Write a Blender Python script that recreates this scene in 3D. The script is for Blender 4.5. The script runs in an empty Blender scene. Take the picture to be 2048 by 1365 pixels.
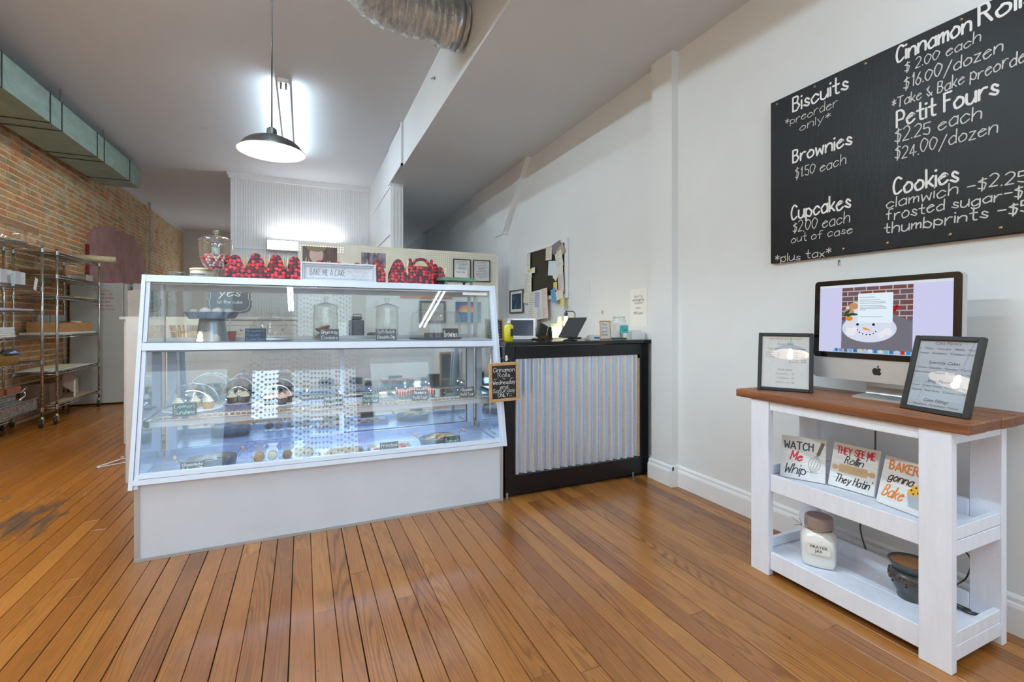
import bpy, math, random
from mathutils import Matrix, Vector, Euler
random.seed(7)
PI = math.pi
sc = bpy.context.scene
COL = sc.collection

# ------------------------------------------------------------------ camera
cam = bpy.data.cameras.new('camera'); cam_ob = bpy.data.objects.new('camera', cam); COL.objects.link(cam_ob)
cam.sensor_width = 36.0; cam.lens = 934.0 / 2048.0 * 36.0
cam.shift_y = -39.5 / 2048.0
cam.clip_start = 0.02; cam.clip_end = 100
cam_ob.location = (0, 0, 1.22); cam_ob.rotation_euler = (PI / 2, 0, math.radians(-24.11))
sc.camera = cam_ob
# ------------------------------------------------------------------ exposure, sky, window light
sc.view_settings.view_transform = 'Standard'; sc.view_settings.look = 'None'
sc.view_settings.gamma = 1.0; sc.view_settings.use_curve_mapping = False
sc.view_settings.exposure = 0.03
try:
    sc.cycles.max_bounces = 20; sc.cycles.transparent_max_bounces = 64; sc.cycles.diffuse_bounces = 6
    sc.cycles.glossy_bounces = 10; sc.cycles.sample_clamp_indirect = 4.0
    sc.cycles.caustics_reflective = False; sc.cycles.caustics_refractive = False
except Exception: pass
W = bpy.data.worlds.new('world'); sc.world = W; W.use_nodes = True
W.node_tree.nodes['Background'].inputs[0].default_value = (0.80, 0.90, 1.0, 1)
W.node_tree.nodes['Background'].inputs[1].default_value = 0.9

def area(name, loc, rot, sx, sy, power, color=(1, 1, 1)):
    l = bpy.data.lights.new(name, 'AREA'); l.shape = 'RECTANGLE'; l.size = sx; l.size_y = sy
    l.energy = power; l.color = color
    o = bpy.data.objects.new(name, l); COL.objects.link(o); o.location = loc; o.rotation_euler = rot
    return o
def point(name, loc, power, color, r=0.02):
    l = bpy.data.lights.new(name, 'POINT'); l.energy = power; l.color = color; l.shadow_soft_size = r
    o = bpy.data.objects.new(name, l); COL.objects.link(o); o.location = loc
    return o
YF = -3.0     # street front wall
# daylight through the three shop windows (one lamp outside each pane, shining in along +Y)
area('window_daylight', (-2.02, YF - 0.35, 1.85), (PI / 2, 0, 0), 1.7, 2.3, 24, (0.64, 0.86, 1.0))
area('window_daylight', (1.78, YF - 0.35, 1.85), (PI / 2, 0, 0), 1.25, 2.3, 18, (0.64, 0.86, 1.0))
area('window_daylight', (-0.60, YF - 0.30, 2.45), (PI / 2, 0, 0), 0.55, 1.05, 14, (0.64, 0.86, 1.0))
area('window_daylight', (0.37, YF - 0.30, 1.8), (PI / 2, 0, 0), 1.2, 2.2, 24, (0.64, 0.86, 1.0))
# downward light of the fluorescent ceiling fixtures (the fixtures are built further down)
FIX = [(-0.19, 6.7, 60), (-0.19, 2.2, 78), (-0.19, -1.2, 95), (-1.9, 2.5, 195)]  # open-floor and aisle fixtures are unseen, added to fill room and brick wall
# added lamps that brighten the far end, set before invented rear doors
area('rear_fill_lamp', (-2.1, 15.55, 1.05), (-PI / 2, 0, 0), 0.95, 2.0, 26, (0.80, 0.92, 1.0))
area('rear_fill_lamp', (1.95, 15.55, 1.05), (-PI / 2, 0, 0), 0.85, 2.0, 20, (0.80, 0.92, 1.0))

# ------------------------------------------------------------------ materials
MATS = {}
def lin(c):
    return tuple((x / 12.92 if x <= 0.04045 else ((x + 0.055) / 1.055) ** 2.4) for x in c)
def rgb(r, g, b): return lin((r / 255, g / 255, b / 255))
class NT:
    def __init__(s, name):
        s.m = bpy.data.materials.new(name); s.m.use_nodes = True; s.t = s.m.node_tree; s.t.nodes.clear()
        s.out = s.n('ShaderNodeOutputMaterial')
    def n(s, typ, **kw):
        o = s.t.nodes.new(typ)
        for k, v in kw.items(): setattr(o, k, v)
        return o
    def l(s, a, b): s.t.links.new(a, b)
    def setv(s, sock, v):
        if hasattr(v, 'is_linked') or hasattr(v, 'links'): s.l(v, sock)
        elif isinstance(v, tuple) and len(v) == 3 and sock.type == 'RGBA': sock.default_value = (*v, 1)
        else: sock.default_value = v
    def math(s, op, a, b=None, c=None, clamp=False):
        o = s.n('ShaderNodeMath', operation=op, use_clamp=clamp); s.setv(o.inputs[0], a)
        if b is not None: s.setv(o.inputs[1], b)
        if c is not None: s.setv(o.inputs[2], c)
        return o.outputs[0]
    def mix(s, f, a, b, mode='MIX'):
        o = s.n('ShaderNodeMix', data_type='RGBA', blend_type=mode); s.setv(o.inputs['Factor'], f)
        s.setv(o.inputs[6], a); s.setv(o.inputs[7], b); return o.outputs[2]
    def ramp(s, f, stops):
        o = s.n('ShaderNodeValToRGB'); e = o.color_ramp.elements
        while len(e) < len(stops): e.new(0.5)
        for i, (p, c) in enumerate(stops):
            e[i].position = p; e[i].color = (*c, 1) if len(c) == 3 else c
        s.setv(o.inputs[0], f); return o.outputs[0]
    def noise(s, vec, scale, detail=3, rough=0.5, dist=0.0):
        o = s.n('ShaderNodeTexNoise'); o.inputs['Scale'].default_value = scale; o.inputs['Detail'].default_value = detail
        o.inputs['Roughness'].default_value = rough; o.inputs['Distortion'].default_value = dist
        if vec is not None: s.l(vec, o.inputs['Vector'])
        return o.outputs['Fac']
    def mapv(s, vec, scale=(1, 1, 1), loc=(0, 0, 0), rot=(0, 0, 0)):
        o = s.n('ShaderNodeMapping'); s.l(vec, o.inputs['Vector']); o.inputs['Scale'].default_value = scale
        s.setv(o.inputs['Location'], loc); o.inputs['Rotation'].default_value = rot; return o.outputs[0]
    def obj(s): return s.n('ShaderNodeTexCoord').outputs['Object']
    def pos(s): return s.n('ShaderNodeNewGeometry').outputs['Position']
    def isl(s): return s.n('ShaderNodeNewGeometry').outputs['Random Per Island']
    def rnd(s): return s.n('ShaderNodeObjectInfo').outputs['Random']
    def prin(s, color, rough=0.5, metal=0.0, bump=None, bstr=0.2, bdist=0.005, coat=0.0, **kw):
        b = s.n('ShaderNodeBsdfPrincipled'); s.setv(b.inputs['Base Color'], color); s.setv(b.inputs['Roughness'], rough)
        b.inputs['Metallic'].default_value = metal
        if coat: b.inputs['Coat Weight'].default_value = coat; b.inputs['Coat Roughness'].default_value = 0.12
        for k, v in kw.items(): s.setv(b.inputs[k.replace('_', ' ')], v)
        if bump is not None:
            q = s.n('ShaderNodeBump'); q.inputs['Strength'].default_value = bstr; q.inputs['Distance'].default_value = bdist
            s.l(bump, q.inputs['Height']); s.l(q.outputs[0], b.inputs['Normal'])
        s.l(b.outputs[0], s.out.inputs[0]); return s.m

def M(name, color, rough=0.5, metal=0.0, var=0.08, nscale=12.0, bump=0.1, coat=0.0, stretch=(1, 1, 1)):
    """plain surface: colour with slight procedural mottling and fine relief"""
    if name in MATS: return MATS[name]
    n = NT(name); v = n.mapv(n.obj(), stretch)
    f = n.noise(v, nscale, 4, 0.6)
    dark = tuple(c * (1 - var * 1.6) for c in color); light = tuple(min(1, c * (1 + var)) for c in color)
    c = n.ramp(f, [(0.3, dark), (0.7, light)])
    MATS[name] = n.prin(c, rough, metal, n.noise(v, nscale * 6, 3), bump, 0.002, coat); return MATS[name]
def E(name, color, strength=1.0):
    if name in MATS: return MATS[name]
    n = NT(name); e = n.n('ShaderNodeEmission'); e.inputs[0].default_value = (*color, 1); e.inputs[1].default_value = strength
    n.l(e.outputs[0], n.out.inputs[0]); MATS[name] = n.m; return n.m
def G(name, tint=(0.97, 0.985, 0.98), rough=0.01, boost=1.0, base=0.0):
    """thin clear glass: transparent plus fresnel reflection"""
    if name in MATS: return MATS[name]
    n = NT(name); t = n.n('ShaderNodeBsdfTransparent'); t.inputs[0].default_value = (*tint, 1)
    g = n.n('ShaderNodeBsdfGlossy'); g.inputs['Roughness'].default_value = rough; g.inputs[0].default_value = (1, 1, 1, 1)
    lw = n.n('ShaderNodeLayerWeight'); lw.inputs[0].default_value = 0.5
    sch = n.math('MULTIPLY_ADD', n.math('POWER', lw.outputs['Facing'], 5.0), 0.96, 0.035)
    sm = n.noise(n.obj(), 2.5, 2)
    f = n.math('ADD', n.math('MULTIPLY', sch, boost), n.math('MULTIPLY', sm, base), clamp=True)
    mx = n.n('ShaderNodeMixShader'); n.l(f, mx.inputs[0]); n.l(t.outputs[0], mx.inputs[1]); n.l(g.outputs[0], mx.inputs[2])
    n.l(mx.outputs[0], n.out.inputs[0]); MATS[name] = n.m; return n.m

m_wall = M('white_wall_paint', rgb(226, 226, 227), 0.55, var=0.02, nscale=1.3, bump=0.08)
m_trim = M('white_trim_paint', rgb(232, 232, 234), 0.4, var=0.015, nscale=2, bump=0.05)
m_caseW = M('white_enamel', rgb(222, 232, 248), 0.28, var=0.03, nscale=3, bump=0.03)
m_caseG = M('grey_gasket', rgb(120, 124, 134), 0.4, var=0.1)
m_black = M('black_plastic', rgb(22, 22, 24), 0.35, var=0.1)
m_blackpaint = M('black_paint', rgb(7, 9, 15), 0.3, var=0.25, nscale=5, bump=0.15)
m_chrome = M('chrome_wire', rgb(205, 205, 200), 0.22, 1.0, var=0.06)
m_steel = M('brushed_steel', rgb(185, 188, 192), 0.3, 1.0, var=0.05, stretch=(1, 1, 12))
m_alu = M('anodised_aluminium', rgb(205, 206, 208), 0.35, 0.6, var=0.02)
m_card = M('brown_cardboard', rgb(176, 146, 112), 0.75, var=0.08, nscale=6)
m_cream = M('cream_card', rgb(232, 214, 170), 0.6, var=0.03)
m_paper = M('white_paper', rgb(236, 234, 228), 0.7, var=0.02)
m_ink = M('black_ink', rgb(30, 30, 32), 0.6, var=0.02)
m_chalk = M('white_chalk', rgb(212, 212, 210), 0.85, var=0.12, nscale=90)
m_slate = M('chalkboard_slate', rgb(34, 36, 42), 0.45, var=0.3, nscale=9)
m_glass = G('clear_glass', base=0.03)
m_jar = G('jar_glass', (0.94, 0.955, 0.955), 0.02, 2.2, 0.08)
m_dome = G('dome_acrylic', (0.985, 0.988, 0.99), 0.02, 1.4, 0.03)
m_mirror = M('dusty_mirror', (0.72, 0.80, 0.86), 0.06, 1.0, var=0.03, nscale=3, bump=0.0)
m_wood = M('pale_oak', rgb(205, 160, 110), 0.5, var=0.12, nscale=8, stretch=(1, 1, 8))

# ------------------------------------------------------------------ mesh builder
class MB:
    def __init__(s): s.v = []; s.f = []; s.M = Matrix.Identity(4); s.sm = []
    def add(s, vs, fs, smooth=False):
        b = len(s.v); s.v += [tuple(s.M @ Vector(p)) for p in vs]; s.f += [tuple(i + b for i in f) for f in fs]
        s.sm += [smooth] * len(fs); return s
    def box(s, x0, y0, z0, x1, y1, z1):
        if x0 > x1: x0, x1 = x1, x0
        if y0 > y1: y0, y1 = y1, y0
        if z0 > z1: z0, z1 = z1, z0
        return s.add([(x0, y0, z0), (x1, y0, z0), (x1, y1, z0), (x0, y1, z0), (x0, y0, z1), (x1, y0, z1), (x1, y1, z1), (x0, y1, z1)],
                     [(0, 3, 2, 1), (4, 5, 6, 7), (0, 1, 5, 4), (1, 2, 6, 5), (2, 3, 7, 6), (3, 0, 4, 7)])
    def bbox(s, x0, y0, z0, x1, y1, z1, b=0.003):
        """box with chamfered edges"""
        if x0 > x1: x0, x1 = x1, x0
        if y0 > y1: y0, y1 = y1, y0
        if z0 > z1: z0, z1 = z1, z0
        b = min(b, (x1 - x0) * .4, (y1 - y0) * .4, (z1 - z0) * .4)
        vs = []; X = (x0, x1); Y = (y0, y1); Z = (z0, z1)
        idx = {}
        for i in (0, 1):
            for j in (0, 1):
                for k in (0, 1):
                    p = (X[i], Y[j], Z[k]); d = (b if i == 0 else -b, b if j == 0 else -b, b if k == 0 else -b)
                    for a in range(3):
                        q = [p[c] + (d[c] if c != a else 0) for c in range(3)]
                        idx[i, j, k, a] = len(vs); vs.append(tuple(q))
        fs = []
        def quad(a, b_, c, d): fs.append((a, b_, c, d))
        for side in (0, 1):
            a = [idx[side, 0, 0, 0], idx[side, 1, 0, 0], idx[side, 1, 1, 0], idx[side, 0, 1, 0]]; fs.append(tuple(a if side else a[::-1]))
            a = [idx[0, side, 0, 1], idx[0, side, 1, 1], idx[1, side, 1, 1], idx[1, side, 0, 1]]; fs.append(tuple(a if side else a[::-1]))
            a = [idx[0, 0, side, 2], idx[1, 0, side, 2], idx[1, 1, side, 2], idx[0, 1, side, 2]]; fs.append(tuple(a if side else a[::-1]))
        for i in (0, 1):
            for j in (0, 1):
                fs.append((idx[i, j, 0, 0], idx[i, j, 1, 0], idx[i, j, 1, 1], idx[i, j, 0, 1]))
                fs.append((idx[i, 0, j, 0], idx[i, 1, j, 0], idx[i, 1, j, 2], idx[i, 0, j, 2]))
                fs.append((idx[0, i, j, 1], idx[1, i, j, 1], idx[1, i, j, 2], idx[0, i, j, 2]))
                for k in (0, 1): fs.append((idx[i, j, k, 0], idx[i, j, k, 1], idx[i, j, k, 2]))
        return s.add(vs, fs)
    def tube(s, pts, r, n=6, closed=False, cap=True):
        pts = [Vector(p) for p in pts]; N = len(pts); vs = []; fs = []
        rr = r if isinstance(r, (list, tuple)) else [r] * N
        prev = None
        for i, p in enumerate(pts):
            if closed: t = (pts[(i + 1) % N] - pts[i - 1])
            else: t = pts[min(i + 1, N - 1)] - pts[max(i - 1, 0)]
            t = t.normalized() if t.length > 1e-9 else Vector((0, 0, 1))
            if prev is None:
                u = t.cross(Vector((0, 0, 1)));
                if u.length < 0.1: u = t.cross(Vector((1, 0, 0)))
            else: u = prev - t * prev.dot(t)
            u = u.normalized(); prev = u; w = t.cross(u)
            for k in range(n):
                a = 2 * PI * k / n; vs.append(tuple(p + (u * math.cos(a) + w * math.sin(a)) * rr[i]))
        for i in range(N if closed else N - 1):
            j = (i + 1) % N
            for k in range(n): fs.append((i * n + k, i * n + (k + 1) % n, j * n + (k + 1) % n, j * n + k))
        if cap and not closed: fs.append(tuple(range(n))[::-1]); fs.append(tuple((N - 1) * n + k for k in range(n)))
        return s.add(vs, fs, True)
    def cyl(s, p0, p1, r, n=16): return s.tube([p0, p1], r, n)
    def lathe(s, prof, c=(0, 0, 0), n=28, sx=1.0, sy=1.0, smooth=True):
        """prof: [(r,z)...]; r==0 ends close up"""
        vs = []; fs = []; rings = []
        for r, z in prof:
            if r <= 1e-6: rings.append([len(vs)]); vs.append((c[0], c[1], c[2] + z))
            else:
                rings.append(list(range(len(vs), len(vs) + n)))
                for k in range(n):
                    a = 2 * PI * k / n; vs.append((c[0] + r * sx * math.cos(a), c[1] + r * sy * math.sin(a), c[2] + z))
        for A, B in zip(rings, rings[1:]):
            for k in range(n):
                k2 = (k + 1) % n
                if len(A) == 1 and len(B) == 1: break
                if len(A) == 1: fs.append((A[0], B[k2], B[k]))
                elif len(B) == 1: fs.append((A[k], A[k2], B[0]))
                else: fs.append((A[k], A[k2], B[k2], B[k]))
        return s.add(vs, fs, smooth)
    def sphere(s, c, r, n=10, sz=1.0):
        m = max(4, n // 2); return s.lathe([(r * math.sin(PI * i / m), -r * sz * math.cos(PI * i / m)) for i in range(m + 1)], c, n)
    def prism(s, poly, o, ux, uy, d):
        """poly: 2-D points; placed at o + x*ux + y*uy, extruded by vector d"""
        o = Vector(o); ux = Vector(ux); uy = Vector(uy); d = Vector(d); n = len(poly)
        a = [o + ux * x + uy * y for x, y in poly]; b = [p + d for p in a]
        return s.add([tuple(p) for p in a + b], [tuple(range(n))[::-1], tuple(range(n, 2 * n))] + [(i, (i + 1) % n, n + (i + 1) % n, n + i) for i in range(n)])
    def build(s, name, mat, parent=None, loc=None, autosm=True):
        me = bpy.data.meshes.new(name); me.from_pydata(s.v, [], s.f); me.materials.append(mat)
        me.polygons.foreach_set('use_smooth', s.sm)
        me.update(); o = bpy.data.objects.new(name, me); COL.objects.link(o)
        if parent is not None: o.parent = parent
        if loc is not None: o.location = loc
        return o
def fixn(o):
    return o
def tag(o, label=None, cat=None, group=None, kind=None):
    if label: o['label'] = label
    if cat: o['category'] = cat
    if group: o['group'] = group
    if kind: o['kind'] = kind
    return o
def thing(name, label, cat, loc=(0, 0, 0), rot=0.0, group=None):
    o = bpy.data.objects.new(name, None); COL.objects.link(o); o.location = loc; o.empty_display_size = 0.05
    o.rotation_euler = rot if isinstance(rot, tuple) else (0, 0, rot)
    return tag(o, label, cat, group)
def struct(o): o['kind'] = 'structure'; return o
def copy_tree(o, parent=None):
    c = o.copy(); COL.objects.link(c); c.parent = parent
    for ch in list(o.children): copy_tree(ch, c)
    return c
def place(src, loc, rot=None, label=None, group=None, scale=None):
    c = copy_tree(src); c.location = loc
    if rot is not None: c.rotation_euler = (0, 0, rot)
    if label: c['label'] = label
    if group: c['group'] = group
    if scale: c.scale = scale
    return c

# ------------------------------------------------------------------ writing
GL = dict([l.split('=') for l in '''a=5652 55361504123253
b=0902 05264554422203
c=55361504123253
d=5952 55361504123253
e=044555361504123253
f=59392822 0646
g=5651301001 55361504123253
h=0902 0426465552
i=0602 0808
j=26211000 2828
k=0902 4603 1442
l=0902
m=0602 0426363532 34566562
n=0602 0426465552
o=361504123253553626
p=0600 05264554422203
q=5650 55361504123253
r=0602 042646
s=45261524433203
t=29233242 0646
u=0603123254 5652
v=062246
w=0612355266
x=0642 4602
y=0623 5610
z=06460242
A=023962 1454
B=0902 0939483606 3654433202
C=58391806041232 3253
D=0902 092957542202
E=0902 0949 0636 0242
F=0902 0949 0636
G=583918060412325355 5535
H=0902 5952 0656
I=0902
J=4944332203
K=0902 4905 1642
L=090242
M=0209346962
N=02095259
O=391806041232545839
P=0902 093957453505
Q=391806041232545839 3462
R=0902 0939473606 2652
S=58391816455342 4203
T=0969 3932
U=090412325459
V=093259
W=0912365269
X=0952 5902
Y=0936 6936 3632
Z=09590252
0=29070422445729
1=1729 2922
2=0829484602 0242
3=08294826 26442203
4=3932 3904 0454
5=4909 0906 0636443203
6=39160422442604
7=0949 4912
8=26082948264422 220426
9=472507294732
$=48280736453203 2921
.=0202
,=1201
/=0059
-=0545
*=2824 0745 4705
+=2723 0545
'=0908
:=0303 0606
!=0904 0202
"=0908 2928
%=0858 0252
&=5207182917 0422 2254
(=19070412
)=09170402
?=0829473524 2222
~=0202 0506'''.split('\n')])
SHARP = set('AEFHIKLMNTVWXYZ147vwxzkily/+-*$')
def strokes(ch):
    out = []
    for st in GL.get(ch, '').split():
        p = [(int(st[i]), int(st[i + 1]) - 2) for i in range(0, len(st) - 1, 2)]
        if ch not in SHARP and len(p) > 2:
            q = [p[0]] + p + [p[-1]]; r = []
            for i in range(1, len(q) - 2):
                for k in range(4):
                    t = k / 4; a, b, c, d = q[i - 1], q[i], q[i + 1], q[i + 2]
                    r.append(tuple(0.5 * (2 * b[j] + (c[j] - a[j]) * t + (2 * a[j] - 5 * b[j] + 4 * c[j] - d[j]) * t * t + (3 * b[j] - a[j] - 3 * c[j] + d[j]) * t ** 3) for j in (0, 1)))
            p = r + [p[-1]]
        out.append(p)
    return out
def tlen(text):
    x = 0
    for ch in text:
        if ch == ' ': x += 3.6; continue
        x += max([p[0] for s_ in strokes(ch) for p in s_] or [2]) + 1.7
    return x - 1.7
def write(text, o, ux, uy, h, w, mat, parent, width=None, slant=0.0, jit=0.15, align='l', name='lettering', lift=0.0006, wx=1.0):
    """single-stroke handwriting as raised strokes: o = baseline start; ux, uy = unit directions; h = capital height; w = stroke width"""
    o = Vector(o); ux = Vector(ux); uy = Vector(uy); nn = ux.cross(uy); rg = random.Random(text + str(h))
    k = h / 7.0; L = tlen(text)
    kx = (width / L) if width else k * wx
    x0 = 0 if align == 'l' else (-L * kx / 2 if align == 'c' else -L * kx)
    mb = MB(); x = 0; cnt = [0]
    for ch in text:
        if ch == ' ': x += 3.6; continue
        ss = strokes(ch); dy = rg.uniform(-jit, jit) * 2; sc_ = 1 + rg.uniform(-jit, jit) * 0.5
        mx = max([p[0] for s_ in ss for p in s_] or [2])
        for s_ in ss:
            P = []
            for (px, py) in s_:
                X = x + px * 1.0; Y = (py + dy) * sc_
                P.append(((X * kx + Y * k * slant + x0), Y * k))
            sharp = ch in SHARP or len(P) == 2
            def pt(q): return tuple(o + ux * q[0] + uy * q[1] + nn * (lift + cnt[0] * 6e-6))
            def seg(pp):
                vs = []; n = len(pp)
                for i in range(n):
                    a = pp[max(i - 1, 0)]; b = pp[min(i + 1, n - 1)]; dx, dy_ = b[0] - a[0], b[1] - a[1]; l = math.hypot(dx, dy_) or 1
                    nx, ny = -dy_ / l * w / 2, dx / l * w / 2
                    vs += [pt((pp[i][0] + nx, pp[i][1] + ny)), pt((pp[i][0] - nx, pp[i][1] - ny))]
                mb.add(vs, [(2 * i, 2 * i + 1, 2 * i + 3, 2 * i + 2) for i in range(n - 1)]); cnt[0] += 1
            def dot(q, r=.5):
                mb.add([pt((q[0] + w * r * math.cos(a_ * PI / 4), q[1] + w * r * math.sin(a_ * PI / 4))) for a_ in range(8)], [tuple(range(8))]); cnt[0] += 1
            if P[0] == P[-1] and len(P) == 2: dot(P[0], .65); continue
            if sharp:
                for a, b in zip(P, P[1:]): seg([a, b])
                for q in P: dot(q)
            else:
                seg(P); dot(P[0]); dot(P[-1])
        x += mx + 1.7
    return mb.build(name, mat, parent)
def print_text(text, o, ux, uy, size, mat, parent, align='CENTER', shear=0.0, name='lettering', sx=1.0, lift=0.0005, bold=0.0):
    cu = bpy.data.curves.new('tmp', 'FONT'); cu.body = text; cu.size = size; cu.align_x = align; cu.shear = shear
    cu.resolution_u = 2; cu.offset = bold
    ob = bpy.data.objects.new('tmp', cu); COL.objects.link(ob); bpy.context.view_layer.update()
    me = bpy.data.meshes.new_from_object(ob.evaluated_get(bpy.context.evaluated_depsgraph_get()))
    bpy.data.objects.remove(ob); bpy.data.curves.remove(cu)
    ux = Vector(ux); uy = Vector(uy); nn = ux.cross(uy); o = Vector(o)
    for v in me.vertices: v.co = o + ux * v.co.x * sx + uy * v.co.y + nn * lift
    me.materials.clear(); me.materials.append(mat); me.name = name
    r = bpy.data.objects.new(name, me); COL.objects.link(r); r.parent = parent
    return r
XU, ZU = (1, 0, 0), (0, 0, 1)      # writing seen from -Y
WU = (0, -1, 0)                    # writing on the right wall runs towards -Y
# ------------------------------------------------------------------ setting
HC, LC = 3.79, 3.226            # high and low ceiling
XL, XR, YB = -3.08, 2.545, 15.8

# ---- floor boards
def floor_material():
    n = NT('pine_floor_boards'); p = n.obj()
    r = n.math('FRACT', n.math('ADD', n.isl(), n.math('MULTIPLY', n.rnd(), 7.31)))
    off = n.n('ShaderNodeCombineXYZ'); n.l(n.math('MULTIPLY', r, 37.0), off.inputs[1]); n.l(n.math('MULTIPLY', r, 11.0), off.inputs[0])
    v = n.mapv(p, (1, 1, 1), off.outputs[0])
    # growth rings of flat-sawn boards, then straight fine grain
    g0 = n.noise(n.mapv(v, (7, 0.42, 1)), 1.0, 1.5, 0.5, 0.25)
    rings = n.math('MULTIPLY_ADD', n.math('SINE', n.math('MULTIPLY', g0, 190.0)), 0.5, 0.5)
    g1 = n.noise(n.mapv(v, (330, 4.0, 1)), 1.0, 2, 0.6)
    tone = n.ramp(r, [(0.0, rgb(126, 77, 38)), (0.3, rgb(148, 94, 46)), (0.55, rgb(158, 104, 52)), (0.8, rgb(134, 82, 40)), (1.0, rgb(172, 115, 56))])
    dark = n.mix(0.6, tone, rgb(78, 38, 16), 'MIX')
    zone2 = n.ramp(n.noise(n.mapv(v, (4, 0.5, 1)), 1.0, 2), [(0.42, (0, 0, 0)), (0.62, (1, 1, 1))])
    c = n.mix(n.math('MULTIPLY', n.math('MULTIPLY', n.math('POWER', rings, 2.5), zone2), 0.95), tone, dark)
    c = n.mix(n.math('MULTIPLY', n.math('GREATER_THAN', g1, .53), 0.34), c, dark)
    # broad smudges of dirt worked into the finish
    smd = n.ramp(n.noise(n.mapv(p, (3.2, 1.3, 1)), 1.0, 6, 0.72), [(0.52, (0, 0, 0)), (0.72, (1, 1, 1))])
    c = n.mix(n.math('MULTIPLY', smd, 0.45), c, rgb(74, 48, 34))
    # the boards towards the brick wall and the street have a yellower tone
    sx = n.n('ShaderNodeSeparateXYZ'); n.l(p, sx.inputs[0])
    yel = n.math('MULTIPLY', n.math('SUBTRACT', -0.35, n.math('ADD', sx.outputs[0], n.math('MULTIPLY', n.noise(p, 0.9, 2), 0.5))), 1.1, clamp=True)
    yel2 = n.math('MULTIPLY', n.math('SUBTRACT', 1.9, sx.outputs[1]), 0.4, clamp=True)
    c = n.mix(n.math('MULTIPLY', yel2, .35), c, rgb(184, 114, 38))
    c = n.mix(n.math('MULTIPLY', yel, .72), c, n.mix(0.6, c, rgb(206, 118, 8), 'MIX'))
    # small dark dents and nail marks
    vo = n.n('ShaderNodeTexVoronoi'); vo.inputs['Scale'].default_value = 11.0; n.l(n.mapv(p, (1.6, 0.8, 1)), vo.inputs['Vector'])
    dent = n.math('LESS_THAN', n.math('ADD', vo.outputs['Distance'], n.math('MULTIPLY', n.noise(p, 45, 2), 0.10)), 0.095)
    c = n.mix(n.math('MULTIPLY', dent, 0.7), c, rgb(58, 40, 32))
    v3 = n.n('ShaderNodeTexVoronoi'); v3.inputs['Scale'].default_value = 2.1; n.l(n.mapv(p, (1.7, 0.6, 1)), v3.inputs['Vector'])
    knot = n.math('LESS_THAN', n.math('ADD', v3.outputs['Distance'], n.math('MULTIPLY', n.noise(n.mapv(p, (2, 1, 1)), 14, 4, .7), 0.22)), 0.155)
    c = n.mix(n.math('MULTIPLY', knot, 0.65), c, rgb(70, 50, 42))
    # long grey wear marks by the racks and the case's outer corner
    w = n.noise(n.mapv(p, (8.0, 2.6, 1), (0, 0, 0), (0, 0, .25)), 1.0, 5, 0.65, 0.5)
    dx = n.math('SUBTRACT', sx.outputs[0], -1.6); dy = n.math('SUBTRACT', sx.outputs[1], 3.8)
    rad = n.math('SQRT', n.math('ADD', n.math('MULTIPLY', n.math('MULTIPLY', dx, dx), 2.2), n.math('MULTIPLY', n.math('MULTIPLY', dy, dy), 0.7)))
    zone = n.math('SUBTRACT', 1.0, n.math('MULTIPLY', rad, 0.85), clamp=True)
    st = n.ramp(n.math('ADD', n.math('MULTIPLY', w, 0.75), n.math('MULTIPLY', zone, 0.36)), [(0.635, (0, 0, 0)), (0.74, (1, 1, 1))])
    c = n.mix(n.math('MULTIPLY', st, 0.8), c, rgb(66, 60, 54))
    rg = n.math('MULTIPLY_ADD', n.noise(p, 2.0, 2), 0.12, 0.17)
    rg = n.math('ADD', rg, n.math('MULTIPLY', st, 0.2))
    hgt = n.math('ADD', n.math('MULTIPLY', g1, 0.25), n.noise(n.mapv(p, (7, 1.2, 1)), 1.0, 2))
    return n.prin(c, rg, 0.0, hgt, 0.14, 0.002, Specular_IOR_Level=0.6)
m_floor = floor_material()
floor = struct(MB().box(-3.2, -3.1, -0.08, 2.7, 16, -0.024).build('floor', M('dark_subfloor', rgb(20, 13, 9), 0.9)))
boards = []; rg = random.Random(3); x = -3.14
while x < 2.6:
    w = 0.0835 + rg.uniform(-0.003, 0.003); y = -3.05 - rg.uniform(0, 2.5)
    while y < 15.9:
        L = rg.uniform(1.3, 4.2)
        if y + L > -3.05: boards.append((x, max(y, -3.05), x + w - rg.uniform(0.0020, 0.0046), min(y + L, 15.9) - 0.0016, -rg.uniform(0, 0.0009)))
        y += L
    x += w
def seen(b):
    """rough size of a board in the picture"""
    best = 0; tot = 0
    for i in range(7):
        X = (b[0] + b[2]) / 2; Y = b[1] + (b[3] - b[1]) * (i + .5) / 7
        f = .4085 * X + .9128 * Y; r = .9128 * X - .4085 * Y
        if f > .3 and abs(r / f) < 1.12 and 1.22 / f < 0.8:
            if Y > 2.9 and X > -0.8: continue
            tot += (b[3] - b[1]) / f ** 3
    return tot
boards.sort(key=seen, reverse=True)
def board_geo(mb, b):
    x0, y0, x1, y1, z = b; c = 0.0012
    mb.add([(x0, y0, -0.022), (x1, y0, -0.022), (x1, y1, -0.022), (x0, y1, -0.022), (x0, y0, z - c), (x1, y0, z - c), (x1, y1, z - c), (x0, y1, z - c),
            (x0 + c, y0 + c, z), (x1 - c, y0 + c, z), (x1 - c, y1 - c, z), (x0 + c, y1 - c, z)],
           [(0, 1, 5, 4), (1, 2, 6, 5), (2, 3, 7, 6), (3, 0, 4, 7), (4, 5, 9, 8), (5, 6, 10, 9), (6, 7, 11, 10), (7, 4, 8, 11), (8, 9, 10, 11)])
for b in boards[:290]:
    mb = MB(); board_geo(mb, b); mb.build('plank', m_floor, floor)
mb = MB()
for b in boards[290:]: board_geo(mb, b)
tag(mb.build('floor_boards', m_floor, floor), kind='stuff')

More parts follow.
